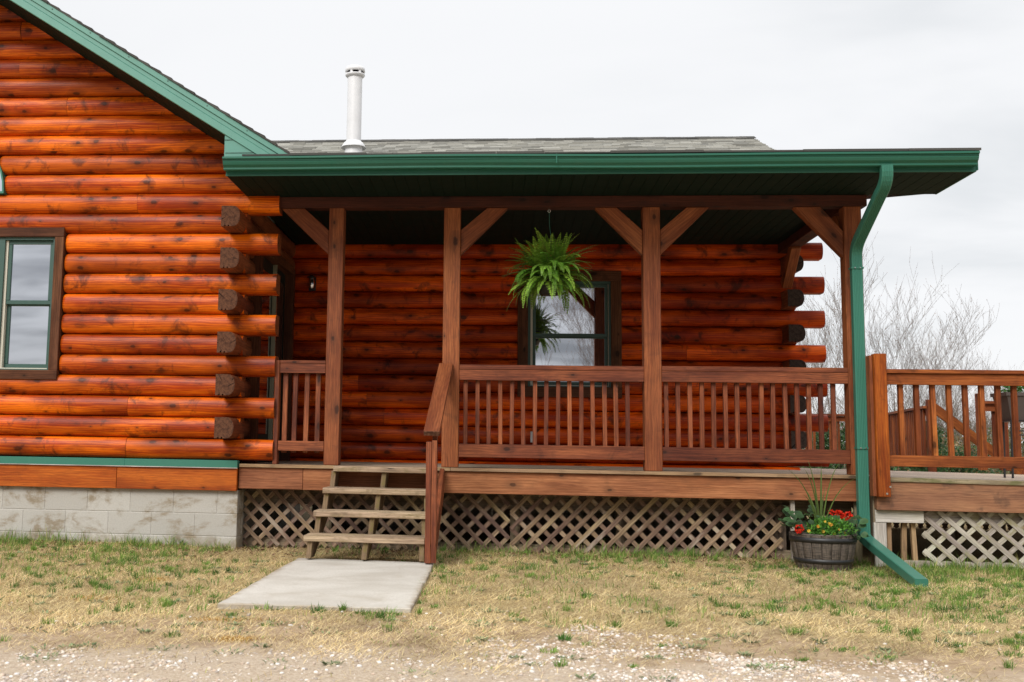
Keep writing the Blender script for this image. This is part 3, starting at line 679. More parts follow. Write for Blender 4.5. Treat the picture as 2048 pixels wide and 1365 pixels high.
# soffit and ceiling boards (grooves are real gaps between the strips)
so_ = MB(); x = 1.175; i = 0
while x < 7.34:
    xb = min(x+.1025, 7.352); so_.box(x+.0022, xb-.0022, YF+.012, .0 if xb > 6.8 else .149, SZ, SZ+.012); x += .1025
so_.box(1.175, 7.352, YF+.012, -.001, SZ+.0045, SZ+.022); so_.box(1.175, 6.8, -.0005, .1495, SZ+.0045, SZ+.022)
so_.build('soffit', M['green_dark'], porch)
ce = MB(); x = 1.2
while x < 6.70:
    ce.box(x+.0022, min(x+.1025, 6.74)-.0022, .15, 2.40, SZ, SZ+.012); x += .1025
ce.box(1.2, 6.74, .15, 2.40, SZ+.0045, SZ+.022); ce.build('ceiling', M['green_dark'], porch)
fa = MB(); fa.box(1.172, 7.356, YF, YF+.012, SZ-.004, 2.60); fa.box(7.352, 7.364, YF+.001, .0, SZ-.004, 2.59)
fa.box(1.172, 7.358, YF-.004, YF+.0, SZ-.006, SZ+.012)
fa.prism([(YF, 2.45), (0, 2.45), (BRK_Y, BRK_Z-.18), (BRK_Y, BRK_Z-.02), (YF, 2.595)][::-1], fnx, 7.3645, 7.380)
fa.build('fascia', M['green_shaded'], porch, bevel=.002)
# gutter (K profile)
gu = MB()
prof = [(0, 2.574), (-.001, 2.478), (-.012, 2.472), (-.060, 2.472), (-.066, 2.478), (-.066, 2.492), (-.072, 2.498), (-.088, 2.512), (-.098, 2.532), (-.101, 2.552), (-.112, 2.556), (-.118, 2.560), (-.118, 2.576), (-.110, 2.578), (-.108, 2.566)]
xs_ = [1.168+i*(7.345-1.168)/30 for i in range(31)]
def sag(x): return .004*math.sin((x-1.168)*1.1)-.0025*math.sin((x-1.1)*2.3)
rows = [[(x, YF-.004+p[0], p[1]+sag(x)) for p in prof] for x in xs_]
gu.grid(rows, lambda i, j: (xs_[i], j*.03), .5, False)
for xx, rev in ((1.168, False), (7.345, True)):
    pts = [(xx, YF-.004+p[0], p[1]+sag(xx)) for p in prof[:13]]
    if rev: pts.reverse()
    gu.face(pts, [(0, 0)]*13, .5)
gu.box(1.168, 7.345, YF-.11, YF-.006, 2.545, 2.548)
gu.box(3.985, 3.995, YF-.1235, YF-.12, 2.50, 2.578)
gu.build('gutter', M['green_shaded'], porch)
for xx in (1.9, 3.0, 4.1, 5.2, 6.3): pass
# beam
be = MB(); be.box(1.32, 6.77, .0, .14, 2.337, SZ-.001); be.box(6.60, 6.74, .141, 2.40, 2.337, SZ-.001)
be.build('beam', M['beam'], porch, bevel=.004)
posts = [(1.953, 2.09), (3.018, 3.170), (4.813, 4.965), (6.568, 6.72)]
PY0, PY1 = .008, .148
for i, (xa, xb) in enumerate(posts):
    p = MB(); p.box(xa, xb, PY0, PY1, DZ+.001, 2.336, mi=0); po = p.build('post', M['post'], porch, bevel=.005)
def brace(x_p, zlo, zhi, xa, xb, parent):
    p = MB(); pts = [(x_p, zlo), (x_p, zhi), (xa, 2.336), (xb, 2.336)]
    # order counter-clockwise seen from the front
    ar = sum(pts[i][0]*pts[(i+1) % 4][1]-pts[(i+1) % 4][0]*pts[i][1] for i in range(4))
    if ar < 0: pts.reverse()
    g = (xa-x_p, 2.336-zhi); p.prism(pts, lambda a, c, d_: (a, d_, c), .028, .118, gdir=g)
    p.build('brace', M['post'], parent, bevel=.004)
brace(1.951, 1.90, 2.125, 1.715, 1.495, porch)
brace(3.172, 1.90, 2.130, 3.414, 3.60, porch)
brace(4.811, 1.90, 2.126, 4.582, 4.388, porch)
brace(4.967, 1.90, 2.126, 5.205, 5.405, porch)
brace(6.566, 1.88, 2.115, 6.375, 6.145, porch)
p = MB(); p.bar((6.67, .13, 1.98), (6.67, .52, 2.35), .10, .12, (1, 0, 0)); p.build('brace', M['post'], porch, bevel=.004)
p = MB(); p.bar((6.67, 2.36, 1.98), (6.67, 1.96, 2.35), .10, .12, (1, 0, 0)); p.build('brace', M['post'], porch, bevel=.004)
# deck boards run along x
dk = MB(); y = -.032
first = True
while y < 2.36:
    w_ = .138
    for xa, xb in ([(1.19, 4.55), (4.553, 6.70)] if int((y+1)*7) % 2 else [(1.19, 3.1), (3.103, 6.70)]):
        dk.box(xa, xb, y, y+w_, DZ-.03, DZ+R.uniform(-.001, .0005), mi=(1 if first else 0))
    first = False; y += w_+.005
dk.build('decking', [M['deck'], M['nose']], porch, bevel=.002)
rm = MB(); rm.box(1.182, 1.770, -.005, .032, -.255, DZ-.032); rm.box(1.773, 2.1, -.0045, .032, -.257, DZ-.032); rm.box(2.1, 6.70, -.002, .032, -.257, DZ-.0325)
rm.box(6.66, 6.697, .033, 2.4, -.257, DZ-.032)
rm.build('rim_board', M['rim'], porch, bevel=.003)
js = MB()
for i in range(14): js.box(1.3+i*.4, 1.338+i*.4, .034, 2.4, -.24, DZ-.033)
js.box(1.19, 6.65, .30, .335, -.40, -.245)
for x in (1.9, 3.64, 4.6, 6.0): js.box(x, x+.09, .34, .43, -.9, -.245)
js.box(1.19, 6.65, .285, .32, -.90, -.71); js.build('joist', M['joist'], porch)
# downspout
dn = MB()
def rect_tube(b, pts, w_, d_, sidev=(1, 0, 0), ribs=0):
    pts = [Vector(p) for p in pts]; rows = []; ls = [0]
    for i in range(1, len(pts)): ls.append(ls[-1]+(pts[i]-pts[i-1]).length)
    prof = [(-w_/2+.006, -d_/2), (-w_/2, -d_/2+.006), (-w_/2, d_/2-.006), (-w_/2+.006, d_/2), (w_/2-.006, d_/2), (w_/2, d_/2-.006), (w_/2, -d_/2+.006), (w_/2-.006, -d_/2)]
    if ribs:
        fr = []; 
        for k in range(ribs): 
            x_ = w_/2-.012-(w_-.024)*(k+.5)/ribs; fr += [(x_+.0045, -d_/2), (x_, -d_/2+.0035), (x_-.0045, -d_/2)]
        prof = prof+fr
    for i, p in enumerate(pts):
        t = (pts[min(i+1, len(pts)-1)]-pts[max(i-1, 0)]).normalized(); s1 = Vector(sidev); s1 = (s1-t*s1.dot(t)).normalized(); s2 = s1.cross(t)*1.0
        if abs(t.z) > .3 and s2.y < 0 and t.z < 0: pass
        rows.append([p+s1*a+s2*c for a, c in prof])
    b.grid(rows, lambda i, j: (ls[i], j*.01), .5, False, 0, True)
    b.face(list(reversed(rows[0])), [(0, 0)]*len(prof), .5); b.face(rows[-1], [(0, 0)]*len(prof), .5)
X0 = 6.66
def bez(a, b_, c, n=6): return [tuple((1-t)**2*a[i]+2*t*(1-t)*b_[i]+t*t*c[i] for i in range(3)) for t in [k/n for k in range(n+1)]]
top = (6.640, YF-.055, 2.478)
path = [top]+bez((6.643, YF-.052, 2.43), (6.648, YF-.03, 2.33), (6.642, YF+.10, 2.28))+bez((6.622, -.24, 2.005), (6.620, -.12, 1.94), (6.620, -.12, 1.85))+[(6.620, -.12, 1.4), (6.618, -.12, .5), (6.615, -.12, -.3), (6.615, -.12, -.55)]
rect_tube(dn, path, .090, .070, ribs=5)
# lower elbow and the run-off leg lying on the grass
dno = dn.build('downspout', M['green'], porch)
d2 = MB(); rect_tube(d2, [(6.615, -.075, -.525), (6.62, -.16, -.565), (6.61, -.40, -.605), (6.560, -1.50, -.770)], .092, .070)
d2.build('runoff_leg', M['green'], dno)
for z_ in (1.755, .20):
    d3 = MB(); d3.box(6.571, 6.667, -.162, -.158, z_-.008, z_+.008); d3.box(6.567, 6.571, -.162, -.08, z_-.008, z_+.008); d3.box(6.667, 6.671, -.162, -.08, z_-.008, z_+.008)
    so2 = d3.build('strap', M['green'], dno)
    for dx in (-.022, .022): d3 = MB(); d3.tube([(6.619+dx, -.168, z_), (6.619+dx, -.1625, z_)], .006, 8); d3.build('screw', M['chrome'], dno)

# ------------------------------------------------------------------ porch railings
bal_me = None
def railing(name, label, x0, x1, bal_x, z_top=.892, cap_h=.042, face_h=.098, bot=(.062, .182), cat='railing', mat='rail', y=.012, bw_=.037, dz=0, zb0=.075, extra=None, bal_y=None, group=None):
    t_ = thing(name, label, cat, ((x0+x1)/2, y, DZ), group)
    m = MB(); m.box(x0, x1, y-.004, y+.10, z_top-cap_h, z_top); m.box(x0, x1, y+.0, y+.038, z_top-cap_h-face_h, z_top-cap_h-.0015)
    m.build('top_rail', M[mat], t_, bevel=.003)
    m = MB(); m.box(x0, x1, y, y+.038, bot[0], bot[1]); m.build('bottom_rail', M[mat], t_, bevel=.003)
    by = y+.040
    for xc in bal_x:
        m = MB(); j = R.uniform(-.003, .003); tl = R.uniform(-.004, .004)
        m.bar((xc+j+tl, by+.019, z_top-cap_h-.002), (xc+j-tl, by+.019, zb0), bw_, .038, (1, 0, 0)); m.build('baluster', M[mat], t_, bevel=.0025)
    return t_
rl = railing('porch_railing', 'short brown railing between the corner logs and the leftmost porch post', 1.53, 1.951, [1.577, 1.670, 1.776, 1.880], z_top=.915, cap_h=.026, face_h=.09, bot=(.092, .182), bw_=.043)
m = MB(); m.box(1.487, 1.527, .0, .10, DZ+.001, .914); m.build('end_post', M['rail'], rl, bevel=.003)
railing('porch_railing', 'brown porch railing in front of the porch window, between the middle two posts', 3.172, 4.811, [3.232+.1030*i for i in range(15)])
railing('porch_railing', 'brown porch railing on the right, from the third post to the downspout', 4.967, 6.566, [5.012+.1025*i for i in range(15)], z_top=.896)
# right-hand end railing of the porch towards the side deck is open

# ------------------------------------------------------------------ porch steps
st = thing('porch_steps', 'weathered wooden porch steps with four open treads and a handrail', 'steps', (2.5, -.6, -.75))
TR = [(2.085, -.275, -.033), (2.040, -.555, -.212), (2.012, -.835, -.390), (1.985, -1.115, -.568)]
for xa, yf, zt in TR:
    m = MB(); m.obox(((xa+2.95)/2, yf+.145, zt-.024), (1, 0, -.003), (0, 1, 0), (.003, 0, 1), (2.95-xa)/2, .145, .024); m.build('tread', M['step'], st, bevel=.005)
for xs0, sc in ((2.0, 0), (2.445, 0), (2.905, 0)):
    m = MB(); pl = []
    poly = [(-1.085, -.751), (-.90, -.751), (-.02, -.27), (-.02, -.075), (-.245, -.075), (-.245, -.255), (-.525, -.255), (-.525, -.433), (-.805, -.433), (-.805, -.611), (-1.085, -.611)]
    # the top of the stringers leans slightly right, as the treads do
    m.prism(poly[::-1], lambda p, q, d_, xs0=xs0: (xs0+d_+(q+.75)*.10*(1 if xs0 < 2.9 else 0), p, q), 0, .042, gdir=(.85, .55)); m.build('stringer', M['stringer'], st, bevel=.004)
hr = MB(); hr.box(2.958, 3.0, -1.20, -1.112, -.753, .19); hp = hr.build('newel_post', M['rail'], st, bevel=.003)
hr = MB(); hr.box(3.0025, 3.044, -1.197, -1.109, -.75, .20); hr.build('newel_post', M['rail'], st, bevel=.003)
hr = MB(); hr.bar((3.0, -1.225, .252), (3.052, .004, .884), .125, .04, (1, 0, 0), endmi=1); hr.build('handrail', [M['post'], M['end']], st, bevel=.003)
hr = MB(); hr.bar((3.02, -1.11, .235), (3.05, .005, .80), .038, .10, (1, 0, 0)); hr.build('lower_rail', M['rail'], st, bevel=.003)
hr = MB(); hr.bar((3.018, -1.10, -.64), (3.03, -.0, -.13), .04, .2, (1, 0, 0)); hr.build('side_stringer', M['rail'], st, bevel=.004)

# ------------------------------------------------------------------ lattice
def clip_line(px, pz, dx, dz, x0, x1, z0, z1):
    t0, t1 = -1e9, 1e9
    for p, d_, a, b_ in ((px, dx, x0, x1), (pz, dz, z0, z1)):
        if abs(d_) < 1e-9: continue
        ta, tb_ = (a-p)/d_, (b_-p)/d_
        if ta > tb_: ta, tb_ = tb_, ta
        t0, t1 = max(t0, ta), min(t1, tb_)
    return (t0, t1) if t1-t0 > .03 else None
def lattice(label, x0, x1, z0, z1, y, front_dir, pitch, w_, mat, group='lattice panels under the porch', ang=45, skip=None, frame=False, name='lattice_panel'):
    t_ = thing(name, label, 'lattice', ((x0+x1)/2, y, z0), group)
    for layer in (0, 1):
        sgn = front_dir if layer == 0 else -front_dir
        a = math.radians(ang); dx, dz = math.cos(a), sgn*math.sin(a); step = pitch; m = MB()
        c = x0-(z1-z0)*1.5-R.random()*pitch
        while c < x1+(z1-z0)*1.5:
            px, pz = c, (z0+z1)/2; r_ = clip_line(px, pz, dx, dz, x0, x1, z0, z1); c += step
            if r_ is None: continue
            yy = y+layer*.0085+.0035
            A = (px+dx*r_[0], yy, pz+dz*r_[0]); B = (px+dx*r_[1], yy, pz+dz*r_[1])
            if skip and skip(A, B, layer): continue
            m.bar(A, B, w_, .0075, (-dz, 0, dx))
        m.build('slats', M[mat], t_)
    return t_
LY = .235
lattice('brown lattice panel at the left, behind the porch steps', 1.19, 3.625, -.775, -.262, LY, -1, .148, .037, 'lattice')
lattice('brown lattice panel between the porch steps and the flower barrel', 3.645, 6.03, -.775, -.262, LY, 1, .142, .038, 'lattice')
lattice('pale lattice panel under the side deck, behind the downspout leg', 7.10, 7.93, -.775, -.318, -.12, -1, .164, .040, 'lattice_pale', ang=42)
lattice('pale lattice panel at the right edge, under the side deck', 7.79+.145, 9.2, -.775, -.318, -.121, -1, .164, .040, 'lattice_pale', ang=42)
lattice('thin far lattice under the back of the side deck', 6.9, 10.5, -.78, -.30, 4.9, 1, .10, .045, 'lattice', ang=60)
m = MB(); m.box(6.06, 6.095, .05, .085, -.8, -.26); tag(m.build('support_post', M['lattice_pale']), 'thin pale post under the porch left of the flower barrel', 'post')
m = MB(); m.box(6.60, 6.655, .06, .1, -.8, -.262); tag(m.build('support_post', M['nose_mossy']), 'greenish post under the porch just left of the downspout', 'post')

# ------------------------------------------------------------------ side deck
sdk = thing('side_deck', 'open side deck of weathered planks at the right of the porch', 'deck', (8.5, 2, GZ))
SD0 = 6.725; SY = -.20
def sdz(x): return -.040-.022*(x-6.8)
dk = MB(); y = SY-.02; first = True
while y < 5.1:
    dk.bar((SD0-.005, y+.069, sdz(SD0)-.019), (11.2, y+.069, sdz(8.2)-.019-.02), .138, .037, (0, 1, 0), mi=1 if first else 0); first = False; y += .1435
y = 2.5
while y < 5.1:
    dk.box(5.9, SD0-.008, y+.12 if y < 2.6 else y, y+.138, -.08, -.043); y += .1435
dk.build('decking', [M['deck'], M['nose_mossy']], sdk, bevel=.002)
m = MB(); m.bar((6.70, SY+.012, -.197), (11.2, SY+.012, -.203), .236, .036, (0, 0, 1)); m.box(11.16, 11.2, SY+.03, 5.08, -.3, -.1); m.box(6.7, 6.735, SY+.031, 5.05, -.3, -.09); m.build('rim_board', M['rim_side'], sdk, bevel=.003)
m = MB(); m.box(6.702, 7.095, SY+.045, SY+.075, -.42, -.318); m.build('panel_rail', M['pale_board'], sdk, bevel=.002)
m = MB(); m.box(6.69, 6.79, SY+.05, SY+.08, -.80, -.423); m.build('panel_post', M['pale_board'], sdk, bevel=.002)
for xa, xb in ((6.835, 6.830), (6.962, 6.950), (7.025, 7.045)):
    m = MB(); m.bar((xa, SY+.13, -.33), (xb, SY+.13, -.80), .038, .038, (1, 0, 0)); m.build('slat', M['nose'], sdk, bevel=.002)
m = MB(); m.box(6.70, 11.0, SY+.10, SY+.135, -.80, -.735); m.box(7.1, 11, SY+.11, SY+.145, -.42, -.318); m.build('backing_board', M['lattice_pale'], sdk)
m = MB()
for x in (8.4, 9.8, 11.0):
    for y in (.4, 2.5, 4.7): m = MB(); m.box(x, x+.09, y, y+.09, -.85, -.12); m.build('support', M['joist'], sdk)
m = MB(); m.box(6.69, 6.735, -.14, -.05, -.85, -.1); m.build('support', M['joist'], sdk)
# railing in front of the side deck
sr = thing('side_deck_railing', 'orange-brown railing along the front of the side deck, right of the downspout', 'railing', (7.6, SY, DZ))
m = MB(); m.box(6.688, 6.790, SY-.092, SY-.008, -.205, .998); o = m.build('post', M['orange'], sr, bevel=.006); o['label'] = 'bright orange square post bolted to the deck edge'
m = MB(); m.box(6.66, 6.686, SY-.055, SY+.035, -.2, .985); m.build('side_board', M['post'], sr, bevel=.003)
for dx, z_ in ((.055, -.175), (.083, -.118)):
    m = MB(); m.tube([(6.70+dx, SY-.098, z_), (6.70+dx, SY-.088, z_)], .009, 8); m.build('bolt', M['chrome'], sr)
m = MB(); m.box(6.795, 11.1, SY-.03, SY+.10, .838, .872); m.box(6.795, 11.1, SY-.006, SY+.034, .742, .8365); m.build('top_rail', M['rail_side'], sr, bevel=.003)
m = MB(); m.box(6.795, 11.1, SY-.006, SY+.034, .050, .146); m.build('bottom_rail', M['rail_side'], sr, bevel=.003)
for i in range(20):
    xc = 6.812+.1325*i
    m = MB(); m.bar((xc-.004+R.uniform(-.003, .003), SY+.056, .837), (xc+R.uniform(-.004, .004), SY+.056, .05), .040, .040, (1, 0, 0)); m.build('baluster', M['rail_side'], sr, bevel=.0025)
# railings on the far side of the side deck
def rail_run(name, label, A, B, posts_, z_top, bal_step, mat='rail_far', zlow=.02, ext=None, cap=.14, bt=-.03):
    A, B = Vector(A), Vector(B); t_ = thing(name, label, 'railing', ((A.x+B.x)/2, (A.y+B.y)/2, DZ)); d_ = (B-A).normalized(); sd_ = Vector((-d_.y, d_.x, 0))
    up = Vector((0, 0, 1))
    m = MB(); m.bar(A+up*(z_top-.018), B+up*(z_top-.018), cap, .036, sd_); m.bar(A+up*(z_top-.085), B+up*(z_top-.085), .038, .09, sd_); m.build('top_rail', M[mat], t_)
    m = MB(); m.bar(A+up*.1, B+up*.1, .038, .09, sd_); m.build('bottom_rail', M[mat], t_)
    L = (B-A).length; nb = int(L/bal_step)
    for i in range(1, nb):
        q = A+d_*(i*L/nb)+sd_*.04; m = MB(); m.bar(q+up*(z_top-.05), q+up*zlow, .038, .038, sd_); m.build('baluster', M[mat], t_)
    for q, zt in posts_:
        m = MB(); q = Vector(q); m.box(q.x-.045, q.x+.045, q.y-.045, q.y+.045, bt, zt); m.build('post', M[mat], t_, bevel=.004)
    return t_
rail_run('deck_railing', 'far side railing leading away to the stair post, seen through the side deck balusters', (9.66, 6.4, 0), (10.3, 10.2, 0), [((9.68, 6.4, 0), .94)], .85, .13, bt=-.8)
rail_run('deck_railing', 'distant railing behind the cabin corner, seen through the right porch railing', (6.5, 10.3, 0), (10.3, 10.3, 0), [((10.3, 10.3, 0), .9), ((8.4, 10.3, 0), .9)], .85, .14, bt=-.8)
rail_run('deck_railing', 'back railing of the side deck behind the grey planter', (9.80, 5.0, 0), (11.6, 5.0, 0), [((9.79, 5.04, 0), .96), ((10.02, 4.96, 0), .84)], .86, .15)
m = thing('stair_handrail', 'sloping orange handrail going down behind the side deck', 'handrail', (10, 6.6, -.8))
q = MB(); q.bar((9.72, 6.42, .84), (11.3, 7.3, -.10), .045, .13, (0, 1, 0)); q.build('rail', M['rail_side'], m)
q = MB(); q.box(11.25, 11.34, 7.26, 7.35, -.8, .0); q.build('post', M['rail_far'], m)
# plant stand with a square planter
ps = thing('plant_stand', 'black metal plant stand on the side deck, at the right edge', 'plant stand', (8.7, 1.5, -.05))
for i, (x, y) in enumerate(((8.505, 1.36), (8.545, 1.62), (8.90, 1.36), (8.9, 1.62))):
    q = MB(); q.tube([(x, y, -.06), (x+.01, y, .5)], .011, 8); q.build('leg', M['black_metal'], ps)
q = MB(); q.box(8.50, 8.91, 1.35, 1.63, .49, .503); q.tube([(8.51, 1.36, .40), (8.9, 1.36, .40)], .007, 6); q.tube([(8.51, 1.36, .36), (8.9, 1.36, .36)], .007, 6); q.build('shelf', M['black_metal'], ps)
q = MB()
for i in range(1):
    a0, a1 = (8.475, 1.33), (8.93, 1.65); z0, z1 = .506, .775; sh_ = .05
    rows = []
    for z_, e in ((z0, sh_), (z1-.035, .0), (z1-.034, -.014), (z1, -.014), (z1, .006), (z1-.05, .012)): rows.append([(a0[0]+e, a0[1]+e, z_), (a1[0]-e, a0[1]+e, z_), (a1[0]-e, a1[1]-e, z_), (a0[0]+e, a1[1]-e, z_)])
    q.grid(rows, lambda i, j: (i*.1, j*.3), .4, False, 0, True); q.face(list(reversed(rows[0])), [(0, 0)]*4, .4); q.face([(p[0], p[1], .74) for p in rows[-1]], [(0, 0)]*4, .4)
tag(q.build('planter', M['planter']), 'square dark grey-brown planter on the black plant stand', 'planter')

# ------------------------------------------------------------------ vent pipe on the roof
vp = thing('vent_pipe', 'tall white metal vent pipe with cap on the wing roof', 'vent pipe', (1.6, 4.2, 3.9))
vx, vy = 1.595, 4.2
q = MB(); q.lathe([(.098, 4.12), (.098, 5.05)], vx, vy, 28); q.build('pipe', M['white_metal'], vp)
q = MB(); q.lathe([(.102, 4.175), (.104, 4.165), (.125, 4.15), (.168, 4.085), (.166, 4.078), (.12, 4.13), (.10, 4.15)], vx, vy, 32); q.build('storm_collar', M['white_metal'], vp)
q = MB(); q.lathe([(.112, 4.14), (.118, 4.09), (.120, 3.75)], vx, vy, 32); q.build('base', M['white_metal'], vp)
q = MB()
q.lathe([(.0, 5.205), (.06, 5.202), (.118, 5.185), (.132, 5.165), (.133, 5.125), (.128, 5.122), (.12, 5.12)], vx, vy, 30)
q.lathe([(.10, 5.09), (.132, 5.088), (.133, 5.075), (.115, 5.055), (.10, 5.05)], vx, vy, 30)
for k in range(6): a = k*math.pi/3+.2; q.tube([(vx+.108*math.cos(a), vy+.108*math.sin(a), 5.07), (vx+.108*math.cos(a), vy+.108*math.sin(a), 5.14)], .020, 8, cap=False)
q.build('cap', M['white_metal'], vp)
q = MB(); q.lathe([(.09, 5.05), (.09, 5.13)], vx, vy, 20); q.build('screen', M['black_metal'], vp)

# wall lamp and outlet box
wl = thing('wall_lamp', 'small glass wall lamp on the porch wall beside the door', 'lamp', (1.40, 2.36, 1.95))
q = MB(); q.box(1.36, 1.44, 2.385, 2.41, 1.9, 2.06); q.build('backplate', M['black_metal'], wl)
q = MB(); q.lathe([(.022, 1.92), (.030, 1.94), (.032, 2.0), (.022, 2.04)], 1.40, 2.34, 10); q.build('lamp_shade', M['glass'], wl)
q = MB(); q.lathe([(.0, 2.075), (.055, 2.05), (.055, 2.045), (0, 2.045)], 1.40, 2.33, 10); q.build('lamp_frame', M['black_metal'], wl)
q = MB(); q.box(3.885, 3.935, 2.385, 2.412, .215, .335); q.box(3.89, 3.93, 2.378, 2.3845, .225, .325); tag(q.build('outlet_box', M['grey_box'], bevel=.003), 'grey outlet box low on the porch log wall', 'outlet')

# ------------------------------------------------------------------ plants
def leaf_quads(P, D, N, Ls, Ws, cols, bend=.0):
    """pointed leaves: base P, direction D, normal N (arrays)"""
    P, D, N = (np.asarray(a, float) for a in (P, D, N)); Ls = np.asarray(Ls)[:, None]; Ws = np.asarray(Ws)[:, None]
    D = D/np.linalg.norm(D, axis=1, keepdims=True); Sd = np.cross(D, N); Sd /= np.linalg.norm(Sd, axis=1, keepdims=True)+1e-9; Nn = np.cross(Sd, D)
    a = P; b_ = P+D*Ls*.45+Sd*Ws*.5+Nn*bend*Ls*.4; c = P+D*Ls-Nn*bend*Ls*.3; d_ = P+D*Ls*.45-Sd*Ws*.5+Nn*bend*Ls*.4
    n = len(P); V = np.stack([a, b_, c, d_], 1).reshape(-1, 3); i0 = np.arange(n)*4
    T = np.concatenate([np.stack([i0, i0+1, i0+2], 1), np.stack([i0, i0+2, i0+3], 1)]); return V, T, np.repeat(np.asarray(cols), 4, axis=0)
# hanging fern
def fern():
    rg = np.random.default_rng(5); cx, cy, cz = 3.985, .06, 1.70
    t_ = thing('hanging_fern', 'lush green fern in a hanging basket, hooked under the porch beam', 'fern', (cx, cy, cz))
    P, D, N, Ls, Ws, Cc = [], [], [], [], [], []; stems = MB()
    for f in range(185):
        th = rg.uniform(0, 2*np.pi); u = rg.random()
        el0 = np.radians(rg.choice([rg.uniform(50, 88), rg.uniform(12, 60), rg.uniform(-25, 25)], p=[.26, .44, .30])); L = rg.uniform(.33, .48)*(1.0 if el0 < 1 else .95)
        p = np.array([cx+.07*math.cos(th)*rg.random(), cy+.07*math.sin(th)*rg.random(), cz+rg.uniform(-.02, .05)]); n = 26; el = el0; droop = rg.uniform(.5, 2.0) if el0 < .95 else rg.uniform(.1, 1.2); az_ = th; tw = rg.uniform(-.5, .5)
        pts = []; hue = rg.random(); dead = rg.random() < .05
        for i in range(n):
            t = i/(n-1); d_ = np.array([math.cos(el)*math.cos(az_), math.cos(el)*math.sin(az_), math.sin(el)])
            pts.append(p.copy()); p = p+d_*L/(n-1); el -= droop/(n-1)*(.4+1.3*t); az_ += tw/(n-1); el = max(el, -1.5)
            sd_ = np.array([-math.sin(az_), math.cos(az_), 0.0]); up = np.cross(sd_, d_)*-1
            if t > .08:
                wl_ = .062*math.sin(math.pi*min(1, (t*.92+.08))**.75)*(1-.25*t)+.006
                base = np.array([.07, .20, .018])*(1-hue)+np.array([.28, .48, .055])*hue; base = base*rg.uniform(.8, 1.25)
                if dead and t > .5: base = np.array([.30, .19, .07])
                for sg in (1, -1):
                    P.append(pts[-1]); dd = sd_*sg*.93+d_*.38+np.array([0, 0, -.18])+rg.normal(0, .07, 3); D.append(dd); N.append(-up+rg.normal(0, .15, 3)); Ls.append(wl_*rg.uniform(.85, 1.1)); Ws.append(.016); Cc.append(base)
        stems.tube([tuple(q_) for q_ in pts[::4]]+[tuple(pts[-1])], .0016, 4, cap=False)
    V, T, Cx = leaf_quads(P, D, N, Ls, Ws, Cc, .15)
    arrays_mesh('fronds', V, T, Cx, M['leafcol'], t_)
    stems.build('stems', M['stem'], t_)
    q = MB(); q.lathe([(.0, cz-.17), (.09, cz-.165), (.115, cz-.10), (.13, cz+.01), (.122, cz+.01), (.10, cz-.01), (0, cz-.01)], cx, cy, 24); q.build('pot', M['black_metal'], t_)
    q = MB(); hk = (3.977, .06, 2.30)
    q.tube([hk, (3.98, .06, 2.18), (3.992, .06, 2.08), (3.99, .06, 2.02)], .0025, 6)
    for k in range(3): a = k*2.09; q.tube([(3.99, .06, 2.03), (cx+.126*math.cos(a), cy+.126*math.sin(a), cz+.01)], .0018, 5)
    q.build('hanger', M['green'], t_)
    q = MB(); q.tube([(3.977+.012*math.cos(a), .06, 2.312+.012*math.sin(a)) for a in [k*math.pi/5 for k in range(11)]], .003, 6); q.tube([(3.977, .06, 2.322), (3.977, .06, 2.338)], .003, 6); q.build('hook', M['chrome'], t_)
m_, t__ = new_mat('fern_stem'); finish(t__, (.10, .12, .03), .6); M['stem'] = m_
fern()

# half barrel
def mat_barrel():
    m, t = new_mat('barrel_staves'); uv = t.n('ShaderNodeUVMap').outputs[0]; rn = t.n('ShaderNodeAttribute', _attribute_name='rnd').outputs['Fac']
    v = t.vadd(uv, t.n('ShaderNodeCombineXYZ', i0=t.math('MULTIPLY', rn, 9.0), i1=t.math('MULTIPLY', rn, 5.0)).outputs[0])
    g = t.noise(t.vmul(v, (9, 220, 1)), 1, 4, .7); g2 = t.noise(t.vmul(v, (90, 14, 1)), 1, 3, .7); col = t.mix(t.ramp(t.math('ADD', t.math('MULTIPLY', g, .5), t.math('MULTIPLY', g2, .5)), .36, .64), (.022, .018, .016), (.15, .12, .095))
    finish(t, col, .65, g, .4, .003); return m
M['barrel'] = mat_barrel()
BXc, BYc, BR0, BR1, BZ0, BZ1 = 6.205, -.36, .205, .262, -.79, -.515
ba = thing('barrel_planter', 'half-barrel planter with dark hoops standing in the grass beside the downspout', 'planter', (BXc, BYc, BZ0))
q = MB(); ns_ = 20
def brad(z): t = (z-BZ0)/(BZ1-BZ0); return BR0+(BR1-BR0)*(t**.8)+.006*math.sin(math.pi*t)
for k in range(ns_):
    a0, a1 = 2*math.pi*k/ns_, 2*math.pi*(k+1)/ns_; rows = []
    for i in range(9):
        z = BZ0+(BZ1-BZ0)*i/8; rr = brad(z); rows.append([(BXc+(rr-e)*math.cos(a), BYc+(rr-e)*math.sin(a), z) for a, e in ((a0+.006, .006), (a0+.02, 0), ((a0+a1)/2, -.001), (a1-.02, 0), (a1-.006, .006))])
    o_ = R.random()*3; q.grid(rows, lambda i, j: (i*.034+o_, j*.02), R.random(), True)
q.lathe([(brad(BZ0)-.008, BZ0), (brad(BZ1)-.008, BZ1)], BXc, BYc, 40, rnd=.01)
q.lathe([(brad(BZ1), BZ1), (brad(BZ1)+.003, BZ1+.008), (brad(BZ1)-.012, BZ1+.012), (brad(BZ1)-.02, BZ1), (brad(BZ1)-.03, BZ1-.05)], BXc, BYc, 40)
q.build('staves', M['barrel'], ba)
for za, zb in ((-.572, -.532), (-.740, -.705)):
    q = MB(); q.lathe([(brad(za), za), (brad(za)+.005, za), (brad(zb)+.005, zb), (brad(zb), zb)], BXc, BYc, 40); q.build('hoop', M['black_metal'], ba)
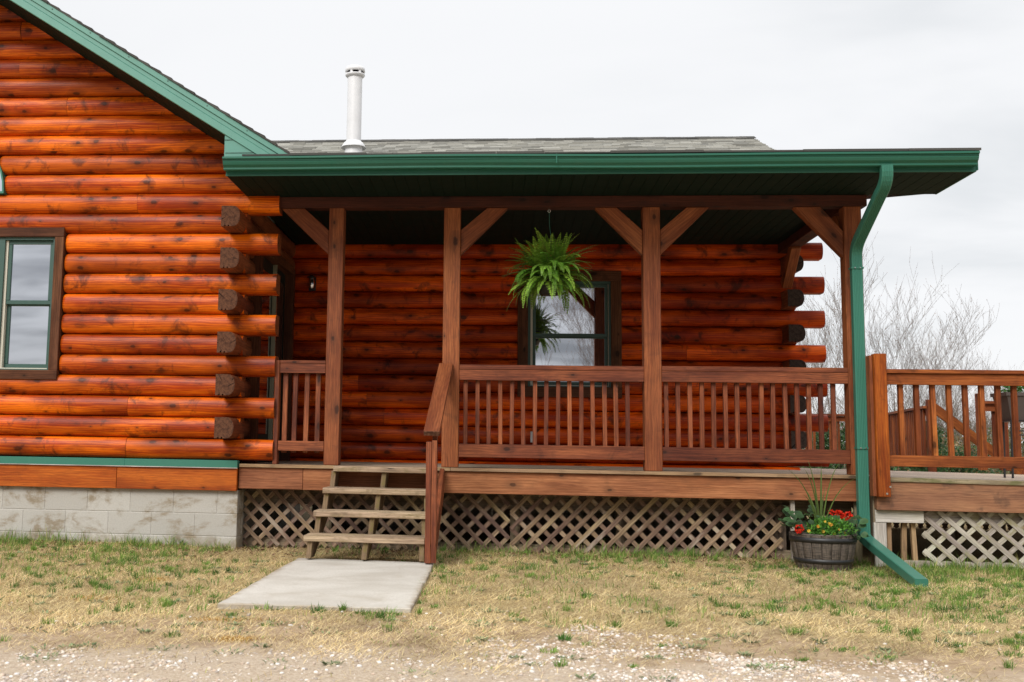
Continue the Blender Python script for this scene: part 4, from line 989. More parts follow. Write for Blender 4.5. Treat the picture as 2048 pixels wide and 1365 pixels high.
q = MB(); q.lathe([(0, -.535), (brad(BZ1)-.03, -.54)], BXc, BYc, 24); q.build('soil', M['dark_gap'], ba)
def bushy(name, label, cat, c, rad, n, cols, lsz, wsz, seed, mat='leafcol', up=.4, flat=1.0, bend=.2, parent=None):
    rg = np.random.default_rng(seed); dirs = rg.normal(size=(n, 3)); dirs /= np.linalg.norm(dirs, axis=1, keepdims=True); dirs[:, 2] = np.abs(dirs[:, 2])*rg.choice([1, -.3], n, p=[.8, .2])
    r = rg.random(n)**.45; P = np.array(c)+dirs*r[:, None]*np.array(rad); D = dirs+rg.normal(0, .6, (n, 3)); D[:, 2] += up; N = rg.normal(0, .5, (n, 3))+np.array([0, 0, 1.]); N[:, 1] -= .3
    cc = np.array(cols)[rg.integers(0, len(cols), n)]*rg.uniform(.7, 1.25, (n, 1))
    V, T, Cx = leaf_quads(P, D, N, rg.uniform(*lsz, n), rg.uniform(*wsz, n), cc, bend)
    o = arrays_mesh(name, V, T, Cx, M[mat], parent)
    if label: tag(o, label, cat)
    return o
gz_ = -.50
# geranium: big round dull leaves, red flower heads
ge_ = thing('geranium', 'geranium with round dull leaves and red flower heads in the half barrel', 'flowers', (BXc, BYc, gz_))
def round_leaves(name, centres, rads, cols, parent, seed):
    rg = np.random.default_rng(seed); V, T, Cx = [], [], []; k = 9
    for c, r, col in zip(centres, rads, cols):
        nrm = np.array([rg.normal(0, .5), rg.normal(-.5, .4), 1.0]); nrm /= np.linalg.norm(nrm); e1 = np.cross(nrm, [0, 1, .2]); e1 /= np.linalg.norm(e1); e2 = np.cross(nrm, e1); b0 = len(V); V.append(np.array(c)); Cx.append(col*.7)
        for i in range(k):
            a = 2*math.pi*i/k; rr = r*(1+.10*math.cos(3*a)+rg.uniform(-.08, .08)); V.append(np.array(c)+(e1*math.cos(a)+e2*math.sin(a))*rr+nrm*.18*rr); Cx.append(col)
        for i in range(k): T.append((b0, b0+1+i, b0+1+(i+1) % k))
    return arrays_mesh(name, np.array(V), np.array(T), np.array(Cx), M['leafcol'], parent, smooth=True)
rg = np.random.default_rng(11); cs, rs, cl = [], [], []
for i in range(120):
    if i < 62: c = (BXc+rg.uniform(-.30, -.02), BYc+rg.uniform(-.18, .2), gz_+rg.uniform(-.0, .17)*(1 if rg.random() < .8 else 1.2))
    else: c = (BXc+rg.uniform(.08, .33), BYc+rg.uniform(-.2, .2), gz_+rg.uniform(-.04, .13))
    cs.append(c); rs.append(rg.uniform(.018, .036)); cl.append(np.array([.035, .085, .028])*rg.uniform(.7, 1.7)+np.array([.01, .01, .008]))
round_leaves('leaves', cs, rs, cl, ge_, 3)
def flower_head(c, r, n, seed, col=(.75, .012, .008)):
    rg = np.random.default_rng(seed); d_ = rg.normal(size=(n, 3)); d_ /= np.linalg.norm(d_, axis=1, keepdims=True); P = np.array(c)+d_*r*.6; cc = np.array(col)*rg.uniform(.6, 1.15, (n, 1)); cc[:, 1] += rg.uniform(0, .03, n)
    V, T, Cx = leaf_quads(P, d_+rg.normal(0, .5, (n, 3)), rg.normal(size=(n, 3)), rg.uniform(.012, .022, n), rg.uniform(.012, .018, n), cc, .3); arrays_mesh('flower_head', V, T, Cx, M['petal'], ge_)
flower_head((5.975, BYc-.16, gz_+.035), .042, 110, 1); flower_head((6.325, BYc-.05, gz_+.155), .036, 90, 2); flower_head((6.345, BYc-.06, gz_+.14), .030, 60, 3); flower_head((6.405, BYc-.04, gz_+.145), .033, 70, 4); flower_head((6.37, BYc-.05, gz_+.125), .026, 50, 5); flower_head((6.28, BYc, gz_+.165), .02, 30, 6)
ca = bushy('trailing_flowers', 'bright green trailing plant with small yellow-orange flowers in the half barrel', 'flowers', (BXc+.03, BYc-.10, gz_+.00), (.20, .17, .125), 1500, [(.09, .25, .03), (.13, .32, .045), (.06, .18, .025)], (.020, .034), (.012, .02), 8)
rg = np.random.default_rng(21); P, D, N, L1, W1, Cc = [], [], [], [], [], []
for (fx, fz) in [(6.155, .02), (6.10, -.02), (6.20, .085), (6.285, .04), (6.05, .02), (6.17, .10), (6.215, .075), (6.24, .005), (6.33, .01), (6.12, .06), (6.37, .0)]:
    c = np.array([fx, BYc-.21+abs(fx-BXc)*.3, gz_+fz]); big = rg.uniform(.010, .017); col = np.array([.70, .32, .03]) if rg.random() < .6 else np.array([.72, .48, .06])
    for k in range(7): a = k*.9; P.append(c); D.append((math.cos(a), -.35, math.sin(a))); N.append((0, -1, .3)); L1.append(big); W1.append(big); Cc.append(col)
V, T, Cx = leaf_quads(P, D, N, L1, W1, Cc, .2); fl_ = arrays_mesh('blossom', V, T, Cx, M['petal'], ca)
# spike plant with long arching blades
def blades(name, mats, specs, w0, col, seg=9, parent=None):
    V, T, Cx = [], [], []; rg = np.random.default_rng(2)
    for (bx, by, bz, tx, ty, tz, sagv) in specs:
        a, b_ = np.array([bx, by, bz]), np.array([tx, ty, tz]); c = (a+b_)/2+np.array([(bx-tx)*.22, 0, sagv]); n0 = len(V); cc = np.array(col)*rg.uniform(.7, 1.3)
        for i in range(seg+1):
            t = i/seg; p = (1-t)**2*a+2*t*(1-t)*c+t*t*b_; wv_ = w0*(1-t)**.6*(.5+.5*min(1, t*6)); V += [p+np.array([-wv_/2, 0, 0]), p+np.array([0, wv_*.35, 0]), p+np.array([wv_/2, 0, 0])]; Cx += [cc, cc*.8, cc]
            if i: b0 = n0+(i-1)*3; T += [(b0, b0+1, b0+4), (b0, b0+4, b0+3), (b0+1, b0+2, b0+5), (b0+1, b0+5, b0+4)]
    return arrays_mesh(name, np.array(V), np.array(T), np.array(Cx), M[mats], parent, smooth=True)
bs = (BXc-.0, BYc+.03, gz_+.02)
sp = [(6.19, bs[1], bs[2], 6.085, -.42, .10, .1), (6.20, bs[1], bs[2], 6.205, -.38, .06, .1), (6.21, bs[1], bs[2], 6.335, -.45, .085, .14), (6.185, bs[1], bs[2], 5.885, -.45, .035, .14), (6.195, bs[1], bs[2], 6.14, -.35, -.02, .05),
      (6.22, bs[1], bs[2], 6.50, -.5, -.025, .17), (6.17, bs[1], bs[2], 6.02, -.42, -.19, .14), (6.16, bs[1], bs[2], 5.83, -.5, -.30, .13), (6.2, bs[1], bs[2], 6.26, -.3, -.12, .05), (6.19, bs[1], bs[2], 6.10, -.3, -.16, .05), (6.21, bs[1], bs[2], 6.23, -.3, .02, .05), (6.19, bs[1], bs[2], 6.03, -.5, .03, .12)]
tag(blades('spike_plant', 'leafcol', sp, .014, (.13, .20, .05)), 'spiky grass-like plant rising from the middle of the half barrel', 'plant')
bushy('potted_plant', 'green leafy plant in the square planter at the right edge', 'plant', (8.70, 1.49, .79), (.21, .13, .08), 380, [(.05, .14, .03), (.09, .2, .04)], (.03, .055), (.018, .03), 31)

# ------------------------------------------------------------------ grass, straw, pebbles
def gzv(X, Y): return np.array([gz(float(a), float(c)) for a, c in zip(X, Y)])
_tab = {}
def fnoise(X, Y, s, o=0.0):
    """smooth value noise, vectorised"""
    g_ = _tab.setdefault(o, np.random.default_rng(int(o*10)+99).uniform(-1, 1, (256, 256)))
    out = 0
    for k, am in ((1, .62), (2.03, .38)):
        x, y = X*s*k+37.3, Y*s*k+61.7; i, j = np.floor(x).astype(int), np.floor(y).astype(int); u, v = x-i, y-j; u = u*u*(3-2*u); v = v*v*(3-2*v)
        G = lambda a, c: g_[a & 255, c & 255]
        out = out+am*((G(i, j)*(1-u)+G(i+1, j)*u)*(1-v)+(G(i, j+1)*(1-u)+G(i+1, j+1)*u)*v)
    return out*.85
def in_slab(X, Y): return (X > SX0+.004) & (X < SX1-.004) & (Y > SY0+.012) & (Y < SY1-.004)
def blade_mesh(X, Y, H, Wd, az, lean, cols, rg, curl=.5):
    Z = gzv(X, Y)-.004; n = len(X); P0 = np.stack([X, Y, Z], 1)
    d_ = np.stack([np.cos(az), np.sin(az), np.zeros(n)], 1); s1 = np.stack([-np.sin(az+.6), np.cos(az+.6), np.zeros(n)], 1)
    e0 = lean[:, None]; e1 = np.minimum(lean+curl*rg.uniform(.3, 1.3, n), 1.5)[:, None]; Hh = H[:, None]; up = np.array([0, 0, 1.])
    P1 = P0+(d_*np.sin(e0)+up*np.cos(e0))*Hh*.55; P2 = P1+(d_*np.sin(e1)+up*np.cos(e1))*Hh*.45
    w_ = Wd[:, None]*.5; V = np.stack([P0-s1*w_, P0+s1*w_, P1+s1*w_*.8, P1-s1*w_*.8, P2], 1).reshape(-1, 3); i0 = np.arange(n)*5
    T = np.concatenate([np.stack([i0, i0+1, i0+2], 1), np.stack([i0, i0+2, i0+3], 1), np.stack([i0+3, i0+2, i0+4], 1)])
    return V, T, np.repeat(cols, 5, axis=0)
rg = np.random.default_rng(42)
# green blades
N_ = 330000
X = rg.uniform(-1.7, 9.2, N_); Y = rg.uniform(-5.6, .22, N_)
cl1 = fnoise(X, Y, 2.2, 1); cl2 = fnoise(X, Y, 8, 7); cl3 = fnoise(X, Y, .7, 3)
den = .02+.95*np.clip(cl2*2.4-.42+cl1*.9, 0, 1)
wall_y = np.where(X < 1.2, 0.0, np.where(X < 6.7, .25, -.15))
dw = wall_y-Y
near = np.exp(-np.clip(dw, 0, 9)/.22); near2 = np.exp(-np.clip(dw, 0, 9)/.9)
den = den*(.55+1.1*near2)+near*.40*np.where((X > 1.2) & (X < 3.0), .12, 1)
den += np.clip((X-5.6)/1.2, 0, 1)*np.clip((Y+3.3)/1.2, 0, 1)*(.30+.9*np.clip(cl1, 0, 1))*.9      # greener right side
den += np.clip((1.2-X)/2, 0, .5)*np.clip((Y+3.2)/1, 0, 1)*.25*(1+cl1)
den *= np.clip((Y+5.2)/1.6, .05, 1)
den *= np.where((X > 1.2) & (X < 2.9) & (Y > -.9), .25, 1)
keep = (rg.random(N_) < den*.50) & ~in_slab(X, Y) & ~((X < 1.19) & (Y > -.01)) & (dw > -.0) & ~((X-BXc)**2+(Y-BYc)**2 < .2**2)
X, Y = X[keep], Y[keep]; near = near[keep]; cl1 = cl1[keep]; n = len(X)
H = (.022+.042*rg.random(n))*(1+.9*np.clip(cl1, 0, 1))+near*rg.uniform(.02, .15, n)*(rg.random(n) < .7); H *= np.clip((Y+5.2)/2.0, .45, 1)
g1 = np.array([.095, .19, .03]); g2 = np.array([.23, .35, .07]); g3 = np.array([.42, .40, .14]); m1 = rg.random((n, 1)); cols = g1*(1-m1)+g2*m1; yl = rg.random((n, 1)) < .22; cols = np.where(yl, g3*rg.uniform(.8, 1.1, (n, 1)), cols)
cols *= rg.uniform(.75, 1.2, (n, 1))
V, T, Cx = blade_mesh(X, Y, H, rg.uniform(.003, .006, n), rg.uniform(0, 6.28, n), rg.uniform(.02, .75, n), cols, rg)
tag(arrays_mesh('grass', V, T, Cx, M['grasscol']), 'patchy green grass blades over the yard', 'grass', kind='stuff')
# denser tufts
TN = 5200; tx, ty = rg.uniform(-1.6, 9.0, TN), rg.uniform(-5.3, .2, TN); wy = np.where(tx < 1.2, 0.0, np.where(tx < 6.7, .25, -.15)); dwt = wy-ty
f1, f2 = fnoise(tx, ty, 1.3, 51), fnoise(tx, ty, 3.5, 52)
dt = .10+np.clip(f1*1.3+f2*.6, 0, .8)+np.exp(-np.clip(dwt, 0, 9)/.35)*.55+np.clip((tx-5.2)/1.5, 0, 1)*np.clip((ty+3.4)/1.2, 0, 1)*.75+np.clip((1.3-tx)/2, 0, 1)*np.clip((ty+2.6), 0, 1)*.25
dt *= np.clip((ty+4.9)/1.3, .07, 1)*np.where((tx > 1.25) & (tx < 2.9) & (ty > -.9), .15, 1)
kt = (rg.random(TN) < dt*.62) & ~in_slab(tx, ty) & (dwt > .02) & ~((tx-BXc)**2+(ty-BYc)**2 < .25**2); tx, ty, dwt = tx[kt], ty[kt], dwt[kt]
nb = rg.integers(14, 60, len(tx)); ids = np.repeat(np.arange(len(tx)), nb); n = len(ids); rr_ = rg.uniform(.015, .055, len(tx))[ids]*rg.random(n)**.6; aa = rg.uniform(0, 6.283, n)
X, Y = tx[ids]+rr_*np.cos(aa), ty[ids]+rr_*np.sin(aa)*.8; nearw = np.exp(-np.clip(dwt, 0, 9)/.18)
H = (rg.uniform(.022, .065, len(tx))*(1+1.6*nearw*rg.random(len(tx))))[ids]*rg.uniform(.5, 1.15, n); tc_ = rg.random((len(tx), 1)); tcol = np.array([.055, .15, .028])*(1-tc_)+np.array([.20, .33, .06])*tc_; tcol = tcol*rg.uniform(.8, 1.15, (len(tx), 1))
kp = ~((Y > -.005) & (X < 1.19)) & ~in_slab(X, Y)
X, Y, H, ids, aa = X[kp], Y[kp], H[kp], ids[kp], aa[kp]; n = len(X)
V, T, Cx = blade_mesh(X, Y, H, rg.uniform(.0028, .0055, n), aa+rg.normal(0, .7, n), rg.uniform(.0, .65, n), tcol[ids]*rg.uniform(.75, 1.25, (n, 1)), rg)
tag(arrays_mesh('grass_tufts', V, T, Cx, M['grasscol']), 'darker green tufts of grass along the walls and across the yard', 'grass', kind='stuff')
# small patches of orange moss and a scatter of dead leaves
n = 2600; ci = rg.integers(0, 4, n); cc_ = np.array([(1.16, -2.3, .13, .14), (1.08, -3.21, .24, .16), (2.06, -3.93, .20, .07), (2.25, -4.5, .12, .08)])[ci]; q1, q2 = rg.normal(0, .5, n), rg.normal(0, .5, n); X, Y = cc_[:, 0]+q1*cc_[:, 2], cc_[:, 1]+q2*cc_[:, 3]
V, T, Cx = blade_mesh(X, Y, rg.uniform(.01, .028, n), rg.uniform(.002, .004, n), rg.uniform(0, 6.28, n), rg.uniform(.3, 1.3, n), np.array([.50, .27, .035])*rg.uniform(.6, 1.2, (n, 1)), rg)
tag(arrays_mesh('moss', V, T, Cx, M['grasscol']), 'small orange moss patches in the dry grass at the left', 'moss', kind='stuff')
n = 1500; X = rg.uniform(-1.6, 6.8, n); Y = np.where(X < 1.2, -.02, .2)-rg.exponential(.28, n); kp = ~in_slab(X, Y); X, Y = X[kp], Y[kp]; n = len(X); Pz = gzv(X, Y)+.008
V, T, Cx = leaf_quads(np.stack([X, Y, Pz], 1), rg.normal(size=(n, 3))*np.array([1, 1, .25]), rg.normal(0, .4, (n, 3))+np.array([0, 0, 1.]), rg.uniform(.02, .045, n), rg.uniform(.012, .026, n), np.array([(.24, .14, .08), (.33, .21, .12), (.16, .09, .055)])[rg.integers(0, 3, n)], .4)
tag(arrays_mesh('dead_leaves', V, T, Cx, M['grasscol']), 'brown dead leaves along the foot of the walls', 'dead leaves', kind='stuff')
# dry straw lying on the ground
N_ = 640000
X = rg.uniform(-1.7, 9.2, N_); Y = rg.uniform(-5.5, .22, N_); c1_ = fnoise(X, Y, 1.4, 11); c2_ = fnoise(X, Y, 6, 12)
den = np.clip(.52+c1_*.5+c2_*.45, .05, 1)*np.clip((Y+5.1+c1_*.8)/1.1, .06, 1); wall_y = np.where(X < 1.2, 0.0, np.where(X < 6.7, .25, -.15))
keep = (rg.random(N_) < den*.85) & ~in_slab(X, Y) & (Y < wall_y) & ~((X-BXc)**2+(Y-BYc)**2 < .2**2)
X, Y = X[keep], Y[keep]; n = len(X)
s1_ = np.array([.58, .43, .18]); s2_ = np.array([.86, .72, .42]); s3_ = np.array([.20, .12, .06]); m1 = rg.random((n, 1)); cols = s1_*(1-m1)+s2_*m1; dk_ = rg.random((n, 1)) < .16; cols = np.where(dk_, s3_, cols)*rg.uniform(.75, 1.15, (n, 1))*(1+.55*np.clip(fnoise(X, Y, 3.1, 31)+.6*fnoise(X, Y, 9, 33), -.9, .5))[:, None]
V, T, Cx = blade_mesh(X, Y, rg.uniform(.03, .11, n), rg.uniform(.0014, .0032, n), rg.uniform(0, 6.28, n), rg.uniform(1.0, 1.5, n), cols, rg, .3)
tag(arrays_mesh('straw', V, T, Cx, M['grasscol']), 'dry tan straw and dead grass over the yard', 'dead grass', kind='stuff')
# low weeds in clumps
Wn = 420; P, D, N, L1, W1, Cc = [], [], [], [], [], []
for i in range(Wn):
    x, y = rg.uniform(-1.2, 8.5), rg.uniform(-5.2, -1.2) if rg.random() < .8 else rg.uniform(-1.2, -.1)
    if in_slab(np.array([x]), np.array([y]))[0] : continue
    k = rg.integers(10, 46); r = rg.uniform(.02, .09); gg = np.array([.16, .21, .10])*rg.uniform(.8, 1.5)+np.array([.03, .02, .02])*rg.random()
    for j in range(k):
        a = rg.uniform(0, 6.28); rr = r*rg.random()**.6; px, py = x+rr*math.cos(a), y+rr*math.sin(a)*.8
        P.append((px, py, gz(px, py)+.002)); D.append((math.cos(a), math.sin(a), rg.uniform(.2, 1.0))); N.append((0, 0, 1)); L1.append(rg.uniform(.012, .035)); W1.append(rg.uniform(.005, .011)); Cc.append(gg*rg.uniform(.7, 1.3))
V, T, Cx = leaf_quads(P, D, N, L1, W1, Cc, .2); tag(arrays_mesh('weeds', V, T, Cx, M['grasscol']), 'small green weeds in clumps on the bare soil', 'weeds', kind='stuff')
# pebbles
ico_v = []; ph = (1+5**.5)/2
for a, c in ((-1, ph), (1, ph), (-1, -ph), (1, -ph)): ico_v += [(a, c, 0)]
ico_v += [(0, -1, ph), (0, 1, ph), (0, -1, -ph), (0, 1, -ph), (ph, 0, -1), (ph, 0, 1), (-ph, 0, -1), (-ph, 0, 1)]
ico_v = np.array(ico_v, float)/math.hypot(1, ph)
ico_f = np.array([(0,11,5),(0,5,1),(0,1,7),(0,7,10),(0,10,11),(1,5,9),(5,11,4),(11,10,2),(10,7,6),(7,1,8),(3,9,4),(3,4,2),(3,2,6),(3,6,8),(3,8,9),(4,9,5),(2,4,11),(6,2,10),(8,6,7),(9,8,1)])
N_ = 150000; X = rg.uniform(.6, 7.2, N_); Y = -5.7+rg.random(N_)**1.1*2.6; c1_ = fnoise(X, Y, 1.8, 21); c2_ = fnoise(X, Y, 5, 23)
den = np.clip((-4.45-Y+c1_*1.3)/1.0, .012, 1)*np.clip(.45+c2_*1.1+c1_*.5, .05, 1); keep = (rg.random(N_) < den) & ~in_slab(X, Y); X, Y = X[keep], Y[keep]; n = len(X)
r = .003+.0085*rg.random(n)**2.6; jit = 1+rg.uniform(-.28, .28, (n, 12, 1)); V = ico_v[None]*jit*r[:, None, None]*np.stack([rg.uniform(.8, 1.4, n), rg.uniform(.8, 1.3, n), rg.uniform(.45, .8, n)], 1)[:, None, :]
a = rg.uniform(0, 6.28, n); ca_, sa_ = np.cos(a)[:, None], np.sin(a)[:, None]; vx_, vy_ = V[..., 0]*ca_-V[..., 1]*sa_, V[..., 0]*sa_+V[..., 1]*ca_; V = np.stack([vx_, vy_, V[..., 2]], -1)+np.stack([X, Y, gzv(X, Y)+r*.15], 1)[:, None, :]
T = (ico_f[None]+(np.arange(n)*12)[:, None, None]).reshape(-1, 3); pal = np.array([(.60, .53, .45), (.52, .44, .35), (.74, .70, .65), (.46, .37, .29), (.56, .44, .34), (.42, .36, .31)]); cols = pal[rg.integers(0, 6, n)]*rg.uniform(.8, 1.15, (n, 1))
tag(arrays_mesh('gravel', V.reshape(-1, 3), T, np.repeat(cols, 12, axis=0), M['stonecol']), 'pale loose gravel across the front edge of the yard', 'gravel', kind='stuff')

# ------------------------------------------------------------------ trees
def tree_mesh(name, seed, height, spread=.5, stems=1, up=.35, levels=4, twig=.006, lean=(0, 0), bark=(.17, .14, .125), buds=.5, budcol=(.22, .13, .08)):
    rg = random.Random(seed); segs = []; tips = []
    def grow(p, d_, L, r, lev):
        n = 5 if lev < 2 else 4 if lev == 2 else 3; pts = [p.copy()]; rad = [r]; q = p.copy(); dd = d_.copy()
        kids = []
        for i in range(n):
            dd = (dd+Vector((rg.gauss(0, .06), rg.gauss(0, .06), rg.gauss(0, .05)+up*.10))).normalized(); q = q+dd*(L/n); pts.append(q.copy()); rad.append(max(twig*.45, r*(1-.82*(i+1)/n)))
            if lev < levels and i >= (1 if lev == 0 else 0):
                m_ = rg.choice([1, 1, 2, 2]) if lev == 0 else rg.choice([1, 1, 1, 2]) if lev < 3 else rg.choice([0, 1])
                for _ in range(m_): kids.append((q.copy(), dd.copy(), i/n, rad[-1]))
        segs.append((pts, rad, 6 if lev == 0 else 4 if lev == 1 else 3))
        if lev >= levels-1: tips.extend(pts[1:])
        for kp, kd, t, kr in kids:
            a = rg.uniform(0, 6.283); e = Vector((math.cos(a), math.sin(a), 0)); nd = (kd*(1-spread*.55)+e*spread+Vector((0, 0, up*.5))).normalized()
            grow(kp, nd, L*rg.uniform(.48, .72)*(1-.35*t if lev == 0 else 1), max(twig*.6, kr*rg.uniform(.45, .65)), lev+1)
    for s_i in range(stems):
        a = rg.uniform(0, 6.283); e = Vector((math.cos(a)*.25+lean[0], math.sin(a)*.25+lean[1], 1)) if stems > 1 else Vector((lean[0], lean[1], 1))
        grow(Vector((rg.uniform(-.1, .1), rg.uniform(-.1, .1), 0)) if stems > 1 else Vector((0, 0, 0)), e.normalized(), height*rg.uniform(.8, 1), height*.011, 0)
    V, T, Cx = [], [], []
    for pts, rad, n in segs:
        prev = None; b0 = len(V)
        for i, p in enumerate(pts):
            t = (pts[min(i+1, len(pts)-1)]-pts[max(0, i-1)]).normalized(); a_ = Vector((1, 0, 0)) if abs(t.x) < .8 else Vector((0, 1, 0)); e = t.cross(a_).normalized() if prev is None else (prev-t*prev.dot(t)).normalized(); prev = e; f_ = t.cross(e)
            for k in range(n): V.append(tuple(p+(e*math.cos(6.283*k/n)+f_*math.sin(6.283*k/n))*rad[i])); Cx.append(bark)
        for i in range(len(pts)-1):
            for k in range(n): k2 = (k+1) % n; T += [(b0+i*n+k, b0+i*n+k2, b0+(i+1)*n+k2), (b0+i*n+k, b0+(i+1)*n+k2, b0+(i+1)*n+k)]
    me_t = (np.array(V), np.array(T), np.array(Cx))
    bd = [t for t in tips if rg.random() < buds]
    P = [tuple(t) for t in bd]; n = len(P); rg2 = np.random.default_rng(seed); cc = np.array(budcol)*rg2.uniform(.7, 1.4, (n, 1))
    lv = leaf_quads(P, rg2.normal(size=(n, 3)), rg2.normal(size=(n, 3)), rg2.uniform(.025, .06, n), rg2.uniform(.015, .03, n), cc) if n else None
    return me_t, lv
def make_tree(label, name, loc, scale, data, group, rot=0, leafmat='grasscol', src=None):
    t_ = thing(name, label, 'tree', loc, group); t_.scale = (scale,)*3; t_.rotation_euler = (0, 0, rot)
    if src is None:
        o = arrays_mesh('trunk', *data[0], M['barkcol']); o.parent = t_; o2 = arrays_mesh('crown', *data[1], M[leafmat]); o2.parent = t_; return t_, (o, o2)
    for s_o in src: c_ = s_o.copy(); COL.objects.link(c_); c_.parent = t_
    return t_, src
tA = tree_mesh('a', 3, 5.6, .42, 1, .5, 4, .0075, (.0, 0)); tB = tree_mesh('b', 9, 4.8, .5, 3, .5, 4, .0075, (.22, 0)); tC = tree_mesh('c', 17, 5, .4, 1, .55, 4, .0075, (.05, 0), budcol=(.30, .22, .08)); tD = tree_mesh('d', 23, 4.2, .6, 4, .3, 3, .012, (0, 0), budcol=(.30, .20, .10), buds=1.0)
GRP = 'bare trees beyond the side deck'
# px -> world helper (for laying out the distant trees by their bearing)
def at(px, y): # ground point at depth y under image column px (image 2048 wide)
    r, u, f = _r, _u, _f; dx = (px-792.5)/2174.9; d_ = f+r*dx-u*((905-642.2)/2174.9); t = (y+9.8)/d_.y; return 3.5+d_.x*t
specs = [  # px, depth, scale, variant, rot, label
 (1734, 19, .74, 'A', .4, 'tall bare tree just right of the downspout'),
 (1788, 20, .66, 'B', 0, 'bare many-stemmed tree fanning out over the side deck railing'),
 (1668, 21, .60, 'C', 1.9, 'thin bare tree between the log ends and the last porch post'),
 (1625, 26, .6, 'A', 2.8, 'bare tree closest to the cabin corner'),
 (1838, 23, .52, 'B', .3, 'leaning bare tree at the right of the fanning tree'),
 (1905, 30, .52, 'C', .9, 'slender bare tree in the gap before the planter'),
 (1955, 31, .54, 'A', 4.0, 'bare tree above the back railing of the side deck'),
 (2030, 34, .52, 'C', 3.1, 'small bare tree at the right edge'),
 (1870, 26, .48, 'D', .9, 'low tree with pale brown buds behind the evergreen bush'),
 (1760, 27, .48, 'D', 2.9, 'low twiggy tree behind the orange deck post'),
 (1990, 29, .46, 'D', 4.9, 'low twiggy tree behind the planter'),
 (1930, 24, .42, 'D', 1.4, 'low twiggy tree above the sloping handrail'),
 (1690, 30, .5, 'D', 3.9, 'low twiggy tree behind the last porch post'),
 (2090, 33, .5, 'B', 2.2, 'bare tree just past the right edge')]
src = {}; data = {'A': tA, 'B': tB, 'C': tC, 'D': tD}
for px, y, sc, v_, rot, lab in specs:
    t_, parts = make_tree(lab, 'bare_tree', (at(px, y), y, GZ), sc, data[v_], GRP, rot, src=src.get(v_)); src.setdefault(v_, parts)
# trees across the yard, behind the photographer: seen mirrored in the panes
for i in range(14):
    v_ = 'ABCDBA'[i % 6]; x = -6+i*2.1+R.uniform(-.6, .6)
    make_tree('bare tree across the yard, mirrored in the window panes', 'bare_tree', (x, -24-R.uniform(0, 5), GZ), R.uniform(.8, 1.15), None, 'bare trees across the yard', R.uniform(0, 6), src=src[v_])
# evergreen bushes and scrub
def bush(label, px, y, w_, h, cols, n, seed, lsz=(.05, .10)):
    x = at(px, y); rg = np.random.default_rng(seed); t_ = thing('bush', label, 'bush', (x, y, GZ), 'bushes beyond the side deck'); P = []
    nc = 22; cc_ = np.stack([rg.normal(0, .42, nc)*w_*.5, rg.normal(0, .4, nc)*w_*.4, rg.uniform(.1, .9, nc)*h], 1); cc_[:, :2] *= (1.15-cc_[:, 2:3]/h*.75)
    ids = rg.integers(0, nc, n); P = cc_[ids]+rg.normal(0, 1, (n, 3))*np.array([w_*.11, w_*.11, h*.08]); P[:, 2] = np.abs(P[:, 2])+.02; P += np.array([x, y, GZ])
    tone = rg.uniform(.6, 1.4, nc)[ids]; cl_ = np.array(cols)[rg.integers(0, len(cols), n)]*(tone*rg.uniform(.8, 1.2, n))[:, None]
    D = rg.normal(size=(n, 3)); D[:, 2] += .5; V, T, Cx = leaf_quads(P, D, rg.normal(size=(n, 3)), rg.uniform(*lsz, n), rg.uniform(lsz[0]*.5, lsz[1]*.45, n), cl_, .2)
    arrays_mesh('foliage', V, T, Cx, M['leafcol'], t_)
    q = MB()
    for k in range(7): q.tube([(x, y, GZ-.02), (x+cc_[k, 0]*.6, y+cc_[k, 1]*.6, GZ+cc_[k, 2]*.6), (x+cc_[k, 0], y+cc_[k, 1], GZ+cc_[k, 2])], [.03, .018, .008], 5)
    q.build('stem', M['bark'], t_)
m_, t__ = new_mat('bush_bark'); finish(t__, (.09, .07, .055), .9); M['bark'] = m_
EG = [(.022, .060, .018), (.035, .085, .022), (.05, .10, .03)]; BR = [(.22, .15, .07), (.16, .11, .055), (.12, .13, .05)]
bush('dark evergreen bush behind the far stair post', 1842, 14.5, 1.5, 1.75, EG, 5200, 1)
bush('dark evergreen bush below the sloping handrail', 1915, 15.5, 2.4, 1.15, EG+[BR[0]], 5200, 2)
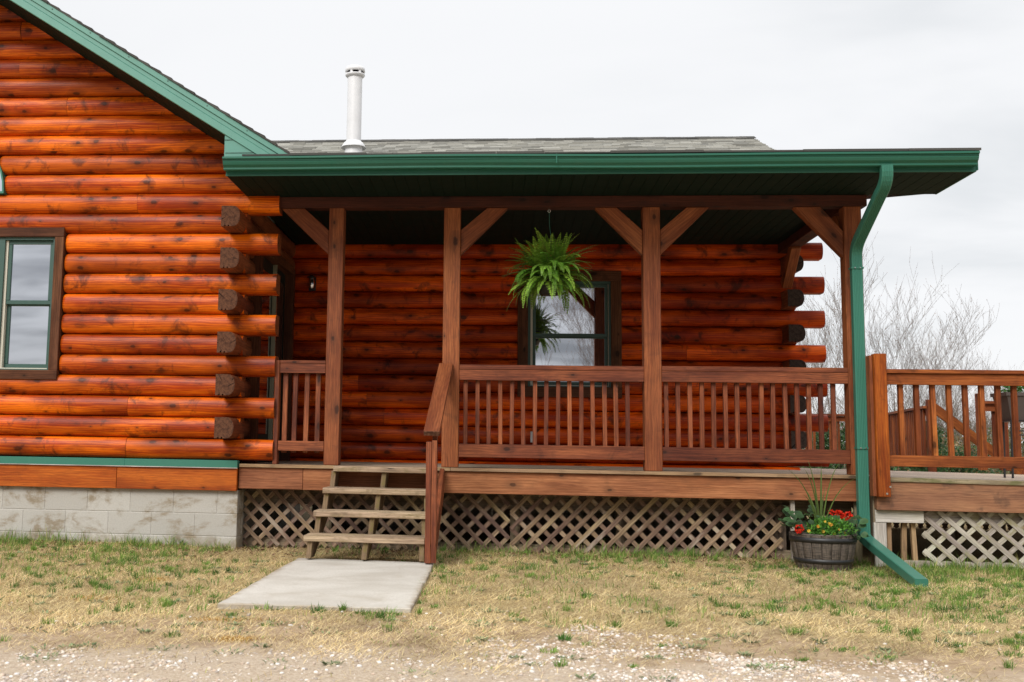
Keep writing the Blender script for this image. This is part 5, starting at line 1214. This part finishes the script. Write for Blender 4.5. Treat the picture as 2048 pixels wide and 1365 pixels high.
bush('evergreen bush seen through the right end of the porch railing', 1660, 15, 1.7, 1.7, EG, 4600, 3)
bush('dark bush behind the bottom of the orange deck post', 1775, 17, 2.0, 1.3, EG+BR[:2], 4200, 4)
bush('brown leafy scrub behind the stair opening', 1885, 19, 3.0, 1.5, BR, 4200, 5, (.05, .09))
bush('brown scrub behind the square planter', 2005, 19, 3.2, 1.7, BR+[EG[2]], 4200, 6, (.05, .09))
bush('brown scrub at the left of the evergreen, near the cabin', 1620, 20, 3, 1.5, BR, 3000, 7, (.05, .09))
# scrubby wood line far off
rg = np.random.default_rng(77); n = 60000; P = np.stack([rg.uniform(-10, 80, n), 40+rg.uniform(0, 14, n), np.zeros(n)], 1); top = 2.2+1.0*np.array([mnoise.noise(Vector((float(a)*.35, 0, 5))) for a in P[:, 0]]); P[:, 2] = GZ+rg.random(n)**1.3*top
cl_ = np.array([(.20, .16, .12), (.15, .12, .09), (.13, .14, .07)])[rg.integers(0, 3, n)]*rg.uniform(.7, 1.3, (n, 1)); D = rg.normal(size=(n, 3)); D[:, 2] += 1.5
V, T, Cx = leaf_quads(P, D, rg.normal(size=(n, 3)), rg.uniform(.25, .7, n), rg.uniform(.03, .09, n), cl_); tag(arrays_mesh('far_scrub', V, T, Cx, M['grasscol']), 'grey-brown scrub wood far off behind the side deck', 'scrub', kind='stuff')
n = 42000; P = np.stack([rg.uniform(-30, 40, n), -30-rg.uniform(0, 8, n), np.zeros(n)], 1); P[:, 2] = GZ+rg.random(n)**1.4*3.0; D = rg.normal(size=(n, 3)); D[:, 2] += 1.5
cl_ = np.array([(.09, .075, .06), (.06, .05, .04)])[rg.integers(0, 2, n)]*rg.uniform(.7, 1.3, (n, 1)); V, T, Cx = leaf_quads(P, D, rg.normal(size=(n, 3)), rg.uniform(.25, .8, n), rg.uniform(.015, .045, n), cl_); tag(arrays_mesh('yard_scrub', V, T, Cx, M['grasscol']), 'grey-brown scrub across the yard, mirrored in the porch window', 'scrub', kind='stuff')
